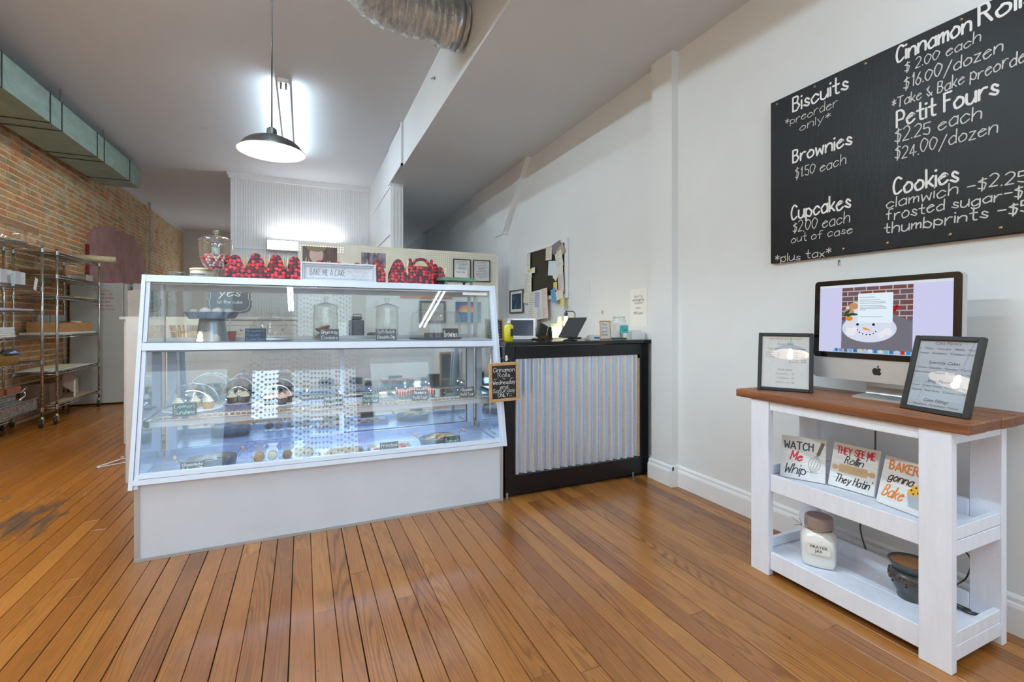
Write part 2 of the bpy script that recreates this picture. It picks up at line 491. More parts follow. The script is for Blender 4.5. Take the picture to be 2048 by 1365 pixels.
# ---- brick wall
def brick_material():
    n = NT('old_brick'); p = n.pos()
    r = n.math('FRACT', n.math('ADD', n.isl(), n.math('MULTIPLY', n.rnd(), 7.31)))
    tone = n.ramp(r, [(0.0, rgb(208, 137, 94)), (0.2, rgb(238, 156, 103)), (0.38, rgb(195, 149, 111)), (0.52, rgb(238, 172, 113)), (0.66, rgb(180, 167, 131)), (0.8, rgb(221, 169, 124)), (0.92, rgb(159, 149, 124)), (1.0, rgb(238, 149, 92))])
    c = n.mix(n.math('MULTIPLY', n.noise(p, 28, 4, 0.7), 0.5), tone, (rgb(155, 124, 89)))
    sx = n.n('ShaderNodeSeparateXYZ'); n.l(p, sx.inputs[0])
    # old limewash and render residue, more of it further along the wall
    w = n.noise(n.mapv(p, (1, 1.1, 1.6)), 3.2, 6, 0.72, 0.4)
    along = n.math('MULTIPLY', n.math('SUBTRACT', sx.outputs[1], 6.5), 0.018, clamp=True)
    up = n.math('MULTIPLY', n.math('SUBTRACT', sx.outputs[2], 1.7), 0.06, clamp=True)
    m = n.ramp(n.math('ADD', w, n.math('ADD', along, up)), [(0.60, (0, 0, 0)), (0.74, (1, 1, 1))])
    c = n.mix(n.math('MULTIPLY', m, 0.5), c, (rgb(238, 238, 208)))
    return n.prin(c, 0.85, 0.0, n.noise(p, 60, 4, 0.7), 0.5, 0.004)
m_brick = brick_material()
n = NT('lime_mortar'); p = n.pos(); m_mortar = n.prin(n.ramp(n.noise(p, 9, 5, 0.7), [(0.3, rgb(226, 194, 140)), (0.7, rgb(250, 230, 184))]), 0.9, 0.0, n.noise(p, 70, 4, 0.7), 0.6, 0.006)
wl = struct(MB().box(-3.3, -3.1, -0.05, XL - 0.006, 16, HC + .1).build('wall_left', m_mortar))
variants = []
for k in range(10):
    rk = random.Random(k); vs = []
    for (sy, sz) in ((-1, -1), (1, -1), (1, 1), (-1, 1)):
        vs.append((sy * 0.5 + rk.uniform(-.018, .018), sz * 0.5 + rk.uniform(-.05, .05)))
    variants.append((vs, rk.uniform(0, .004)))
def brick_geo(mb, yc, zc, L, h, k):
    vs, o = variants[k]; b = 0.004
    outer = [(XL - 0.013, yc + y * L, zc + z * h) for y, z in vs]
    mid = [(XL - 0.003 + o, yc + y * L, zc + z * h) for y, z in vs]
    inn = [(XL + o, yc + y * (L - 2 * b), zc + z * (h - 2 * b)) for y, z in vs]
    mb.add(outer + mid + inn, [(i, (i + 1) % 4, 4 + (i + 1) % 4, 4 + i) for i in range(4)] + [(4 + i, 4 + (i + 1) % 4, 8 + (i + 1) % 4, 8 + i) for i in range(4)] + [(8, 9, 10, 11)])
bricks = []; rg = random.Random(5); z = 0.03; row = 0
while z < HC:
    header = row % 7 == 3; L = 0.105 if header else 0.212; y = 3.0 + rg.uniform(0, .03) + (0.106 if row % 2 else 0)
    while y < 15.75:
        l = L * rg.uniform(.9, 1.06)
        bricks.append((y + l / 2, z + 0.033 + rg.uniform(-.002, .002), l - 0.018, 0.056 * rg.uniform(.90, 1.06), rg.randrange(10))); y += l
    z += 0.0745; row += 1
bricks.sort(key=lambda b: abs(b[0] - 7.05) if b[0] > 6.9 else 50 + b[0])
for b in bricks[:290]:
    mb = MB(); brick_geo(mb, *b); mb.build('brick', m_brick, wl)
mb = MB()
for b in bricks[290:]: brick_geo(mb, *b)
tag(mb.build('brickwork', m_brick, wl), kind='stuff')
# mauve render patch with a ragged outline
rg = random.Random(9); out = [(9.40, 1.55), (9.42, 2.15), (9.36, 2.55), (9.55, 2.68), (9.9, 2.80), (10.2, 2.86), (10.6, 2.84), (11.0, 2.90), (11.4, 2.86), (11.8, 2.84), (12.05, 2.72), (12.2, 2.45), (12.22, 2.1), (12.3, 1.9), (12.3, 1.5)]
poly = []
for a, b in zip(out, out[1:]):
    for k in range(5):
        t = k / 5; poly.append((a[0] + (b[0] - a[0]) * t + rg.uniform(-.012, .012), a[1] + (b[1] - a[1]) * t + rg.uniform(-.014, .014)))
poly.append(out[-1])
n = NT('mauve_render'); p = n.pos(); m_mauve = n.prin(n.ramp(n.noise(p, 2.5, 5, 0.6), [(0.3, rgb(182, 132, 124)), (0.7, rgb(208, 166, 160))]), 0.8, 0.0, n.noise(n.mapv(p, (1, 1, 4)), 6, 5, 0.7), 0.8, 0.01)
tag(MB().prism(poly, (XL - 0.01, 0, 0), (0, 1, 0), (0, 0, 1), (0.035, 0, 0)).build('plaster_patch', m_mauve, wl), label='mauve painted render patch with ragged edge')
MB().box(XL - .01, 9.30, 1.55, XL + .03, 9.38, 2.42).build('red_timber', M('red_oxide_timber', rgb(140, 44, 26), 0.7, var=0.25), wl)
# plain plaster patch and board set into the bricks
MB().box(XL - .01, 6.6, 2.32, XL + .006, 7.9, 2.40).build('wall_timber', M('weathered_timber', rgb(170, 128, 90), 0.8), wl)
struct(MB().box(XL - .02, -3, HC - .09, XL + .035, 15.8, HC).build('trim_1', m_trim))
tag(MB().cyl((XL + .05, 12.44, 0.5), (XL + .05, 12.44, HC), 0.016, 8).build('conduit_pipe', M('painted_pipe', rgb(205, 200, 195), 0.4)), 'thin pale conduit pipe running up the brick wall past the mauve patch', 'pipe')

# ---- right wall, far wall, ceilings
n = NT('painted_wall_smooth'); p = n.pos()
c = n.ramp(n.noise(p, 0.9, 4, 0.6), [(0.3, rgb(223, 225, 226)), (0.7, rgb(230, 232, 233))])
m_wallp = n.prin(c, 0.5, 0.0, n.noise(p, 3.5, 3), 0.12, 0.02)
struct(MB().box(XR, -3.1, -0.05, XR + .15, 16, LC + .1).build('wall_right', m_wallp))
struct(MB().box(-3.3, YB, -0.05, 2.7, YB + .15, HC + .1).build('wall_back', m_wallp))
for k, (x0, x1) in enumerate(((-2.6, -1.6), (1.5, 2.4))):  # unseen rear doors, invented to go with the added fill lamps
    d = struct(MB().box(x0, YB - .06, 0, x0 + .08, YB - .001, 2.12).box(x1 - .08, YB - .06, 0, x1, YB - .001, 2.12).box(x0 + .08, YB - .06, 2.04, x1 - .08, YB - .001, 2.12).box(x0 + .08, YB - .06, 0, x1 - .08, YB - .001, .2).build('door_%d' % (k + 1), m_trim))
    MB().box(x0 + .08, YB - .03, .2, x1 - .08, YB - .02, 2.04).build('door_pane', m_paper, d)
n = NT('painted_ceiling'); p = n.pos()
sm = n.n('ShaderNodeTexVoronoi'); sm.inputs['Scale'].default_value = 0.75; n.l(n.mapv(p, (1, 1, 1), (0.3, 0.15, 0)), sm.inputs['Vector'])
spot = n.math('SUBTRACT', 1.0, n.math('MULTIPLY', sm.outputs['Distance'], 17.0), clamp=True)
c = n.mix(n.math('MULTIPLY', spot, 0.25), n.ramp(n.noise(p, 0.6, 3), [(0.3, rgb(217, 221, 227)), (0.7, rgb(223, 227, 233))]), rgb(150, 150, 150))
m_ceil = n.prin(c, 0.7, 0.0, n.noise(p, 2.2, 3), 0.1, 0.03)
ceil = struct(MB().box(-3.3, -3.1, HC, 1.33, 16, HC + .12).build('ceiling', m_ceil))
struct(MB().box(1.1805, -3.1, LC - .0015, 2.7, 6.949, LC + .0).box(1.3305, 6.949, LC - .0015, 2.7, 16, LC).box(1.315, -3.1, LC, 2.7, 16, LC + .12).build('ceiling_low', m_ceil))
struct(MB().box(1.18, -3.1, LC, 1.31, 6.95, HC).build('beam', m_wallp))
# beadboard room block and the partition under the beam
pw = struct(MB().box(1.18, 6.95, 0, 1.33, 15.8, HC).build('wall_partition', m_wallp))
MB().box(1.168, 7.0, 3.20, 1.18, 9.3, 3.225).box(1.168, 7.0, 2.50, 1.18, 9.3, 2.53).box(1.168, 9.27, 0, 1.18, 9.34, HC).build('panel_strip', m_trim, pw)
pc = MB(); pc.box(1.16, 6.90, 0, 1.34, 6.95, LC - .004)
for k in range(3): pc.box(1.185 + k * .045, 6.888, 0.1, 1.21 + k * .045, 6.90, LC - .03)
pc.box(1.15, 6.885, LC - .03, 1.35, 6.95, LC - .002)
pc.build('column_casing', m_trim, pw)
bp = struct(MB().box(1.160, 6.09, 3.25, 1.18, 7.06, HC - .01).build('trim_2', m_trim))
MB().box(1.150, 6.07, 3.235, 1.175, 6.10, HC).box(1.150, 6.07, 3.235, 1.175, 7.08, 3.26).build('panel_edge', m_trim, bp)
bb = struct(MB().box(-1.12, 9.36, 0, 1.18, 9.5, HC).box(-1.12, 9.5, 0, -1.02, 15.8, HC).build('wall_beadboard', m_wallp))
mb = MB(); x = -1.12
while x < 1.175:
    w = 0.0405; mb.add([(x + .002, 9.36, 0.1), (x + .007, 9.350, 0.1), (x + w - .007, 9.350, 0.1), (x + w - .002, 9.36, 0.1), (x + .002, 9.36, 3.70), (x + .007, 9.350, 3.70), (x + w - .007, 9.350, 3.70), (x + w - .002, 9.36, 3.70)],
           [(0, 1, 5, 4), (1, 2, 6, 5), (2, 3, 7, 6)]); x += w
tag(mb.build('beadboard', m_trim, bb), kind='stuff')
MB().box(-1.17, 9.30, 3.70, 1.18, 9.36, 3.76).box(-1.19, 9.28, 3.745, 1.18, 9.36, 3.789).build('cornice', m_trim, bb)
MB().box(-1.14, 9.33, 0, -1.08, 9.37, 3.72).box(-1.12, 9.34, 2.49, -0.58, 9.36, 2.52).box(0.10, 9.344, .1, 0.115, 9.36, 3.7).build('corner_strip', m_trim, bb)
# pilasters, gusset and baseboards of the right wall
pl = struct(MB().box(2.485, 2.665, 0, XR, 2.885, LC).build('trim_3', m_wallp))
struct(MB().box(2.495, 5.85, 0, XR, 6.10, 2.44).build('trim_4', m_trim))
gus = [(5.10, 3.226), (5.84, 2.42), (6.12, 2.42), (7.19, 3.226)]
g5 = MB().prism(gus, (2.50, 0, 0), (0, 1, 0), (0, 0, 1), (0.045, 0, 0))
for a, b in (((5.10, 3.226), (5.86, 2.42)),):
    g5.prism([(a[0], a[1]), (a[0] + .07, a[1]), (b[0] + .06, b[1]), (b[0], b[1])], (2.475, 0, 0), (0, 1, 0), (0, 0, 1), (0.03, 0, 0))
g5.box(2.48, 5.82, 2.41, XR, 6.14, 2.44)
struct(g5.build('trim_5', m_wallp))
struct(MB().box(2.47, 10.5, 0, XR, 10.75, LC).build('trim_6', m_trim))
def baseboard(name, y0, y1, xf):
    pr = [(0, 0), (0.022, 0), (0.022, 0.105), (0.018, 0.118), (0.013, 0.124), (0.013, 0.140), (0.006, 0.150), (0, 0.152)]
    struct(MB().prism([(-a, b) for a, b in pr], (xf, y0, 0), (1, 0, 0), (0, 0, 1), (0, y1 - y0, 0)).build(name, m_trim))
baseboard('baseboard_right', -3.0, 2.665, XR)
baseboard('baseboard_pilaster', 2.645, 2.905, 2.485)
struct(MB().box(2.463, 2.643, 0, 2.545, 2.665, 0.12).box(2.47, 2.645, .12, 2.545, 2.665, .15).build('baseboard_return', m_trim))
baseboard('baseboard_counter', 2.905, 5.85, XR)

# ---- street front behind the camera (only met in reflections and as the source of daylight)
fr = MB()
ops = [(-2.9, -1.15, 0.7, 3.05), (-0.85, -0.36, 1.95, 2.9), (-0.22, 0.95, 0.7, 2.9), (-0.85, 0.95, 2.98, 3.2), (1.15, 2.42, 0.7, 3.05)]
xs = sorted({-3.08, 2.545} | {v for o in ops for v in o[:2]}); zs = sorted({0, HC} | {v for o in ops for v in o[2:]})
for xa, xb in zip(xs, xs[1:]):
    for za, zb in zip(zs, zs[1:]):
        cx, cz = (xa + xb) / 2, (za + zb) / 2
        if not any(o[0] < cx < o[1] and o[2] < cz < o[3] for o in ops): fr.box(xa, YF - .12, za, xb, YF, zb)
struct(fr.build('wall_front', m_wallp))
for k, o in enumerate(ops):
    w = struct(MB().box(o[0], YF - .09, o[2], o[0] + .04, YF - .03, o[3]).box(o[1] - .04, YF - .09, o[2], o[1], YF - .03, o[3]).box(o[0], YF - .09, o[2], o[1], YF - .03, o[2] + .04).box(o[0], YF - .09, o[3] - .04, o[1], YF - .03, o[3]).build('window_%d' % (k + 1), m_trim))
    MB().box(o[0] + .04, YF - .065, o[2] + .04, o[1] - .04, YF - .06, o[3] - .04).build('pane', m_glass, w)
struct(MB().box(-14, -22, -0.3, 14, YF - .2, -0.15).build('street_ground', M('asphalt', rgb(120, 120, 122), 0.9, nscale=20)))
# heart garlands hung in the shop window
heart = [(0.0, -0.5), (0.28, -0.2), (0.5, 0.12), (0.48, 0.36), (0.27, 0.5), (0.08, 0.42), (0, 0.25), (-0.08, 0.42), (-0.27, 0.5), (-0.48, 0.36), (-0.5, 0.12), (-0.28, -0.2)]
def garland(label, x0, x1, m, seed):
    t = thing('heart_garland', label, 'garland', (0, 0, 0)); r_ = random.Random(seed); x = x0; thread = MB(); mbh = MB()
    while x < x1:
        thread.tube([(x, -2.78, 0.6), (x, -2.78, 3.2)], 0.0015, 3)
        zz = 3.0 + r_.uniform(-.05, .05)
        while zz > 0.65:
            s_ = 0.042 * r_.uniform(.8, 1.15); mbh.prism([(a * s_, b * s_) for a, b in heart], (x, -2.782, zz), (1, 0, 0), (0, 0, 1), (0, .004, 0)); zz -= 0.088
        x += 0.060
    thread.build('thread', m_paper, t); tag(mbh.build('paper_hearts', m, t), kind='stuff')
garland('pale paper heart garland hanging in the shop window beside the door', -0.82, 0.5, M('grey_paper', rgb(96, 88, 92), 0.7), 1)
garland('red paper heart garland hanging in the shop window', 0.55, 0.92, M('red_paper', rgb(190, 30, 40), 0.6), 2)
tag(MB().tube([(1.18, 4.48, 3.60), (1.168, 4.48, 3.60)], .016, 8).tube([(1.168, 4.48, 3.60), (1.150, 4.48, 3.60), (1.145, 4.48, 3.585)], .005, 6).build('beam_hook', m_caseG), 'small metal hook screwed into the white beam', 'hook')
# ------------------------------------------------------------------ ducts and ceiling lights
m_duct = M('galvanised_green_duct', rgb(150, 170, 158), 0.55, 0.25, var=0.12, nscale=5, stretch=(1, 1, 2))
dt = thing('rectangular_duct', 'long pale green rectangular metal duct under the ceiling along the brick wall', 'duct')
seams = [2.0, 3.2, 4.4, 5.6, 6.47, 6.73, 7.70, 7.93, 8.94, 9.47]
def dz(y): return 0.027 * (y - 5.6)
for a, b in zip(seams, seams[1:]):
    mb = MB(); a2, b2 = a + .004, b - .004
    vs = [(x, y, z + dz(y)) for y in (a2, b2) for x, z in ((-2.93, 3.29), (-2.43, 3.29), (-2.43, 3.60), (-2.93, 3.60))]
    mb.add(vs, [(0, 1, 2, 3), (4, 7, 6, 5), (0, 4, 5, 1), (1, 5, 6, 2), (2, 6, 7, 3), (3, 7, 4, 0)]).build('duct_section', m_duct, dt)
m_seam = M('dark_duct_seam', rgb(70, 74, 70), 0.5, 0.4)
for y in seams[1:-1]:
    z0, z1 = 3.283 + dz(y), 3.607 + dz(y)
    MB().prism([(-2.935, z0), (-2.422, z0), (-2.422, z1), (-2.44, z1), (-2.44, z0 + .02), (-2.935, z0 + .02)], (0, y - .006, 0), (1, 0, 0), (0, 0, 1), (0, .012, 0)).build('seam', m_seam, dt)
for y in (4.4, 6.75, 7.95): MB().box(-2.46, y, 3.6 + dz(y), -2.44, y + .02, HC).build('hanger_strap', m_steel, dt)

n = NT('foil_duct_skin'); p = n.obj()
wv = n.noise(n.mapv(p, (30, 5, 5)), 1.0, 5, 0.7, 1.2); w2 = n.noise(n.mapv(p, (7, 3, 3)), 1.0, 4, 0.6, 1.0)
m_foil = n.prin(n.ramp(w2, [(0.3, rgb(196, 195, 192)), (0.7, rgb(250, 250, 250))]), 0.24, 0.75, n.math('ADD', wv, w2), 1.0, 0.05)
def foil(label, pts0):
    t = thing('foil_duct', label, 'duct', (0, 0, 0)); rk = random.Random(2); P = [Vector(p) for p in pts0]; q = [P[0]] + P + [P[-1]]; pts = []
    for i in range(1, len(q) - 2):
        n_ = max(3, int((q[i + 1] - q[i]).length / .034))
        for k in range(n_):
            u = k / n_; a, b, c, d = q[i - 1:i + 3]; pts.append(.5 * (2 * b + (c - a) * u + (2 * a - 5 * b + 4 * c - d) * u * u + (3 * b - a - 3 * c + d) * u ** 3))
    pts.append(P[-1]); N = len(pts)
    rr = [.183 + (.006 if i % 2 else -.004) + rk.uniform(-.004, .004) - (.02 if i in (6, 7) else 0) for i in range(N)]
    mb = MB().tube(pts, rr, 30); c_ = [pts[i // 30] for i in range(len(mb.v))]
    mb.v = [tuple(q_ + (Vector(v_) - q_) * (1 + rk.uniform(-.035, .035))) for v_, q_ in zip(mb.v, c_)]
    mb.sm = [k_ % 3 > 0 for k_ in range(len(mb.sm))]; mb.build('duct_sleeve', m_foil, t)
    MB().tube([pts[1] * .5 + pts[2] * .5, pts[3]], .188, 28).build('clamp_band', m_steel, t)
foil('crinkled silver foil duct running into the white beam overhead', [(1.150, 3.552, 3.560), (.85, 3.515, 3.560), (.55, 3.465, 3.560), (.38, 3.30, 3.560), (.32, 3.0, 3.560), (.30, 1.9, 3.52), (.36, .2, 3.50), (.45, -2.6, 3.52)])

def fixture(x, y, label, _w):
    t = thing('fluorescent_light', label, 'ceiling light', (x, y, HC))
    MB().bbox(-.06, -1.22, -.045, .06, 1.22, 0, .01).build('housing', m_trim, t)
    for s_ in (-.024, .024):
        MB().cyl((s_, -1.15, -.072), (s_, 1.15, -.072), .017, 10).build('tube', E('tube_%d' % _w, (.71, .88, 1.0), float(_w)), t)
        for q in (-1.19, 1.155): MB().box(s_ - .012, q, -.10, s_ + .012, q + .035, -.04).build('socket', m_caseG, t)
for (x, y, _w), lb in zip(FIX, ('twin-tube fluorescent ceiling light behind the black pendant lamp', 'added twin-tube fluorescent fill light above the open floor', 'twin-tube fluorescent ceiling light near the shop window', 'added twin-tube fluorescent fill light over the aisle by the brick wall')): fixture(x, y, lb, _w)
t = thing('fluorescent_light', 'added twin-tube fluorescent fill light under the low ceiling', 'ceiling light', (1.95, -0.6, LC))  # unseen fixture, added as fill for the low-ceiling side
MB().bbox(-.075, -1.22, -.055, .075, 1.22, 0, .01).build('housing', m_trim, t)
for s_ in (-.04, .04): MB().cyl((s_, -1.15, -.075), (s_, 1.15, -.075), .013, 10).build('tube', E('tube_low', (.71, .88, 1.0), 60.0), t)
# bright light box on the beadboard wall
t = thing('wall_light', 'bright white wall light on the beadboard above the pegboard', 'wall light', (0.06, 9.34, 2.57))
MB().bbox(-.64, -.10, -.09, .64, -.005, .09, .01).build('housing', m_trim, t)
MB().bbox(-.63, -.115, -.08, .63, -.10, .08, .01).build('diffuser', E('lit_diffuser', (1, 1, 1), 5.0), t)
MB().box(-.635, -.118, -.012, .635, -.1, -.004).build('divider', m_trim, t)
area('wall_light_glow', (0.06, 9.18, 2.68), (PI, 0, 0), 1.2, 0.05, 6, (1, 1, 1))

def pendant(x, y, z, label):
    t = thing('pendant_lamp', label, 'lamp', (x, y, z))
    MB().cyl((0, 0, .15), (0, 0, HC - z - .02), .0045, 8).build('cord', m_black, t)
    MB().lathe([(0, 0), (.06, 0), (.055, -.02), (0.01, -.028), (0, -.028)], (0, 0, HC - z), 20).build('canopy', m_black, t)
    MB().lathe([(0, .155), (.018, .155), (.03, .145), (.034, .10), (.036, .095), (.036, .085)], n=20).build('socket_cap', M('gunmetal', rgb(70, 68, 66), 0.4, 0.6), t)
    MB().lathe([(.034, .098), (.06, .092), (.10, .082), (.14, .064), (.17, .040), (.19, .012), (.207, -.004), (.208, -.008)], n=48).build('lamp_shade', M('matt_black_enamel', rgb(42, 40, 38), 0.38, 0.2), t)
    tag(MB().lathe([(.030, .090), (.06, .086), (.098, .076), (.137, .058), (.167, .035), (.186, .008), (.205, -.0085), (.208, -.008)], n=48).build('shade_lining', M('white_enamel_lining', rgb(245, 243, 238), 0.35, var=.01), t), label='white enamel inside')
    MB().lathe([(0, -.012), (.018, -.008), (.028, .008), (.028, .028), (.015, .052), (.013, .075), (0, .08)], n=16).build('bulb', E('warm_bulb', (1, .86, .62), 14.0), t)
    point('pendant_light', (x, y, z - .035), 6, (1, .88, .68), .03)
pendant(-0.19, 3.5, 2.357, 'black enamel pendant lamp hanging above the pastry case')

# ------------------------------------------------------------------ pastry case
KS = 0.2018
def yf(z): return 2.91 + (z - .38) * KS
CX0, CX1 = -0.79, 1.252
case = thing('display_case', 'long white glass-fronted pastry case with sloping front and plain base', 'display case', (0.24, 3.2, 0))
def shift(mb):
    mb.v = [(a - .24, b - 3.2, c) for a, b, c in mb.v]; return mb
def tiltz(mb, dz_=0.0105):
    mb.v = [(a, b, c - (a - .24) / 1.03 * dz_) for a, b, c in mb.v]; return mb
def cpart(mb, name, mat, label=None):
    o = shift(mb).build(name, mat, case)
    if label: o['label'] = label
    return o
def slope(mb, z0, z1, x0, x1, d0=0.0, t=0.03):
    """bar along X whose faces follow the sloping front"""
    return mb.prism([(yf(z0) + d0, z0), (yf(z1) + d0, z1), (yf(z1) + d0 + t, z1), (yf(z0) + d0 + t, z0)], (x0, 0, 0), (0, 1, 0), (0, 0, 1), (x1 - x0, 0, 0))
cpart(MB().bbox(-0.768, 2.932, 0.012, 1.232, 3.49, 0.385, .002), 'base_panel', m_caseW)
cpart(MB().box(-0.778, 2.926, 0.0, -0.756, 3.495, 0.385).box(1.222, 2.926, 0.0, 1.243, 3.495, 0.385).box(-0.778, 2.924, 0.0, 1.243, 2.94, 0.017), 'edge_strip', m_alu)
mb = MB(); slope(mb, .384, .408, CX0 + .01, CX1 - .02, -.004, .035); slope(mb, .411, .432, CX0 + .02, CX1 - .03, 0.0, .03); cpart(tiltz(mb), 'bottom_rail', m_caseW)
mb = MB(); slope(mb, 1.055, 1.094, CX0 + .01, CX1 - .03, -.003, .045); cpart(tiltz(mb), 'middle_rail', m_caseW)
mb = MB(); slope(mb, 1.046, 1.0545, CX0 + .02, CX1 - .04, .004, .03); slope(mb, 1.0945, 1.10, CX0 + .02, CX1 - .04, 0.0, .02); cpart(tiltz(mb), 'rail_gasket', m_caseG)
mb = MB(); slope(mb, 1.436, 1.474, CX0 - .006, CX1 + .006, -.004, .05); cpart(mb, 'top_rail', m_caseW)
mb = MB(); slope(mb, 1.427, 1.4355, CX0 + .02, CX1 - .02, .01, .04); cpart(mb, 'rail_gasket', m_steel)
for x0, x1 in ((CX0 - .006, CX0 + .012), (CX1 - .012, CX1 + .01)):
    s_ = -1 if x0 < 0 else 1
    mb = MB()
    for (a, b, d, w) in ((x0, x1, -.008, .036), (x0 - .02 * s_, x1 - .02 * s_, .0, .02)):
        mb.prism([(yf(.375) + d, .375), (yf(1.474) + d, 1.474), (yf(1.474) + d + w, 1.474), (yf(.375) + d + w, .375)], (a, 0, 0), (0, 1, 0), (0, 0, 1), (b - a, 0, 0))
    mb.box(x0, 3.49, .375, x1, 3.53, 1.474).box(x0, 2.93, .375, x1, 3.53, .40).box(x0, 3.13, 1.445, x1, 3.53, 1.474).box(x0, 3.05, 1.05, x1, 3.53, 1.09)
    cpart(mb, 'side_frame', m_caseW)
    cpart(MB().box(x0 + .006, 2.98, .40, x0 + .010, 3.50, .41), 'side_gasket', m_caseG)
    # mirrored lower cheek, clear upper cheek
    xm = x0 + .016 if s_ < 0 else x0 - .004
    for nm, mt, za, zb in (('side_mirror', m_mirror, .40, 1.05), ('side_glass', G('side_pane', (.90, .95, .93), .01, 1.2, .02), 1.09, 1.445)):
        cpart(MB().prism([(yf(za) + .03, za), (yf(zb) + .03, zb), (3.50, zb), (3.50, za)], (xm, 0, 0), (0, 1, 0), (0, 0, 1), (.004, 0, 0)), nm, mt)
m_front = G('front_pane', (.98, .99, .99), .004, 1.1, .03)
mb = MB(); slope(mb, .432, 1.046, CX0 + .02, CX1 - .03, .008, .005); cpart(mb, 'lower_glass', m_front)
mb = MB(); slope(mb, 1.10, 1.43, CX0 + .02, CX1 - .02, .010, .005); cpart(mb, 'upper_glass', m_front)
n = NT('scratched_blue_white_deck'); p = n.pos()
m_deck = n.prin(n.ramp(n.noise(n.mapv(p, (2, 6, 1)), 3, 5, 0.7), [(0.3, rgb(150, 165, 200)), (0.7, rgb(205, 214, 232))]), 0.25, 0.2, n.noise(p, 30, 3), 0.1, .002)
cpart(MB().box(CX0 + .016, 2.93, .384, CX1 - .02, 3.49, .393).box(CX0 + .05, 3.47, .393, CX1 - .05, 3.49, .43), 'deck', m_deck)
cpart(MB().box(CX0 + .016, 3.075, 1.082, CX1 - .016, 3.50, 1.094), 'upper_shelf', m_caseW)
cpart(MB().bbox(CX0, 3.13, 1.462, CX1, 3.53, 1.473, .003), 'top_panel', m_caseW)
cpart(MB().box(CX0 + .02, 3.49, 1.41, CX1 - .02, 3.525, 1.445).box(CX0 + .02, 3.49, 1.094, CX1 - .02, 3.525, 1.118), 'rear_track', m_alu)
for a, b, y in ((CX0 + .03, .26, 3.498), (.24, CX1 - .03, 3.512)):
    cpart(MB().box(a, y, 1.118, b, y + .004, 1.41), 'rear_door', G('rear_pane', (.93, .95, .94), .01, .8, .02))
    cpart(MB().box(a, y - .003, .42, b, y + .003, 1.055), 'rear_mirror', m_mirror)
cpart(MB().box(CX0 + .02, 3.484, .395, CX1 - .02, 3.53, .425).box(CX0 + .02, 3.484, 1.04, CX1 - .02, 3.53, 1.06)
      .box(CX0 + .03, 3.478, .42, CX0 + .075, 3.497, 1.05).box(CX1 - .075, 3.478, .42, CX1 - .03, 3.497, 1.05).box(.235, 3.485, .42, .265, 3.497, 1.05), 'door_frame', m_caseW)
cpart(MB().box(CX0 + .04, 3.515, .39, CX1 - .04, 3.53, 1.05), 'rear_board', m_caseW)
cpart(MB().box(1.14, 3.36, 1.10, 1.16, 3.38, 1.44), 'shelf_post', m_steel)
cpart(MB().tube([(1.17, 3.0, .47), (1.185, 3.02, .62), (1.205, 3.045, 1.03)], .004, 6).tube([(1.17, 3.0, .47), (1.215, 3.0, .44)], .006, 6), 'brace_rod', m_chrome)
for x0, x1 in ((-.745, -.10), (-.09, .56), (.57, 1.205)):
    mb = MB(); z = .692
    mb.tube([(x0, 3.06, z + .012), (x1, 3.06, z + .012), (x1, 3.44, z + .012), (x0, 3.44, z + .012)], .0045, 6, closed=True)
    mb.tube([(x0, 3.055, z - .006), (x1, 3.055, z - .006)], .003, 5)
    x = x0 + .03
    while x < x1:
        mb.tube([(x, 3.055, z - .007), (x, 3.055, z + .010), (x, 3.06, z), (x, 3.44, z)], .0018, 4); x += .028
    cpart(mb, 'wire_rack', M('cream_coated_wire', rgb(222, 216, 205), 0.35))
cpart(MB().box(CX0 + .02, 3.065, .650, CX1 - .05, 3.075, .684).box(CX0 + .02, 3.065, .650, CX0 + .04, 3.46, .684).box(CX1 - .06, 3.065, .650, CX1 - .04, 3.46, .684).box(CX0 + .04, 3.44, .650, CX1 - .06, 3.45, .684), 'shelf_bracket', m_caseW)
cpart(MB().box(.58, 3.075, .7088, 1.19, 3.43, .7112), 'glass_shelf', G('green_glass_shelf', (.72, .86, .80), .02, 1.6, .04))
# blue-white light strings of the case
bl = MB(); led = E('blue_led', (.35, .6, 1.0), 30.0)
rg = random.Random(4)
for k in range(9):
    x = -.66 + k * .22; bl.sphere((x + rg.uniform(-.03, .03), 3.46, .735 + rg.uniform(-.02, .02)), .0035, 6)
    if k % 2: bl.sphere((x, 3.45, .615), .0035, 6)
cpart(bl, 'led_string', led)
area('case_light', (0.24, 3.10, 1.035), (0, 0, 0), 1.85, 0.03, 3.6, (.78, .88, 1.0))
area('case_light', (0.24, 3.30, 0.645), (0, 0, 0), 1.85, 0.03, 2.8, (.36, .55, 1.0))
mb = MB(); slope(mb, 1.404, 1.422, 1.02, 1.20, .003, .003); cpart(mb, 'glass_sticker', m_paper)

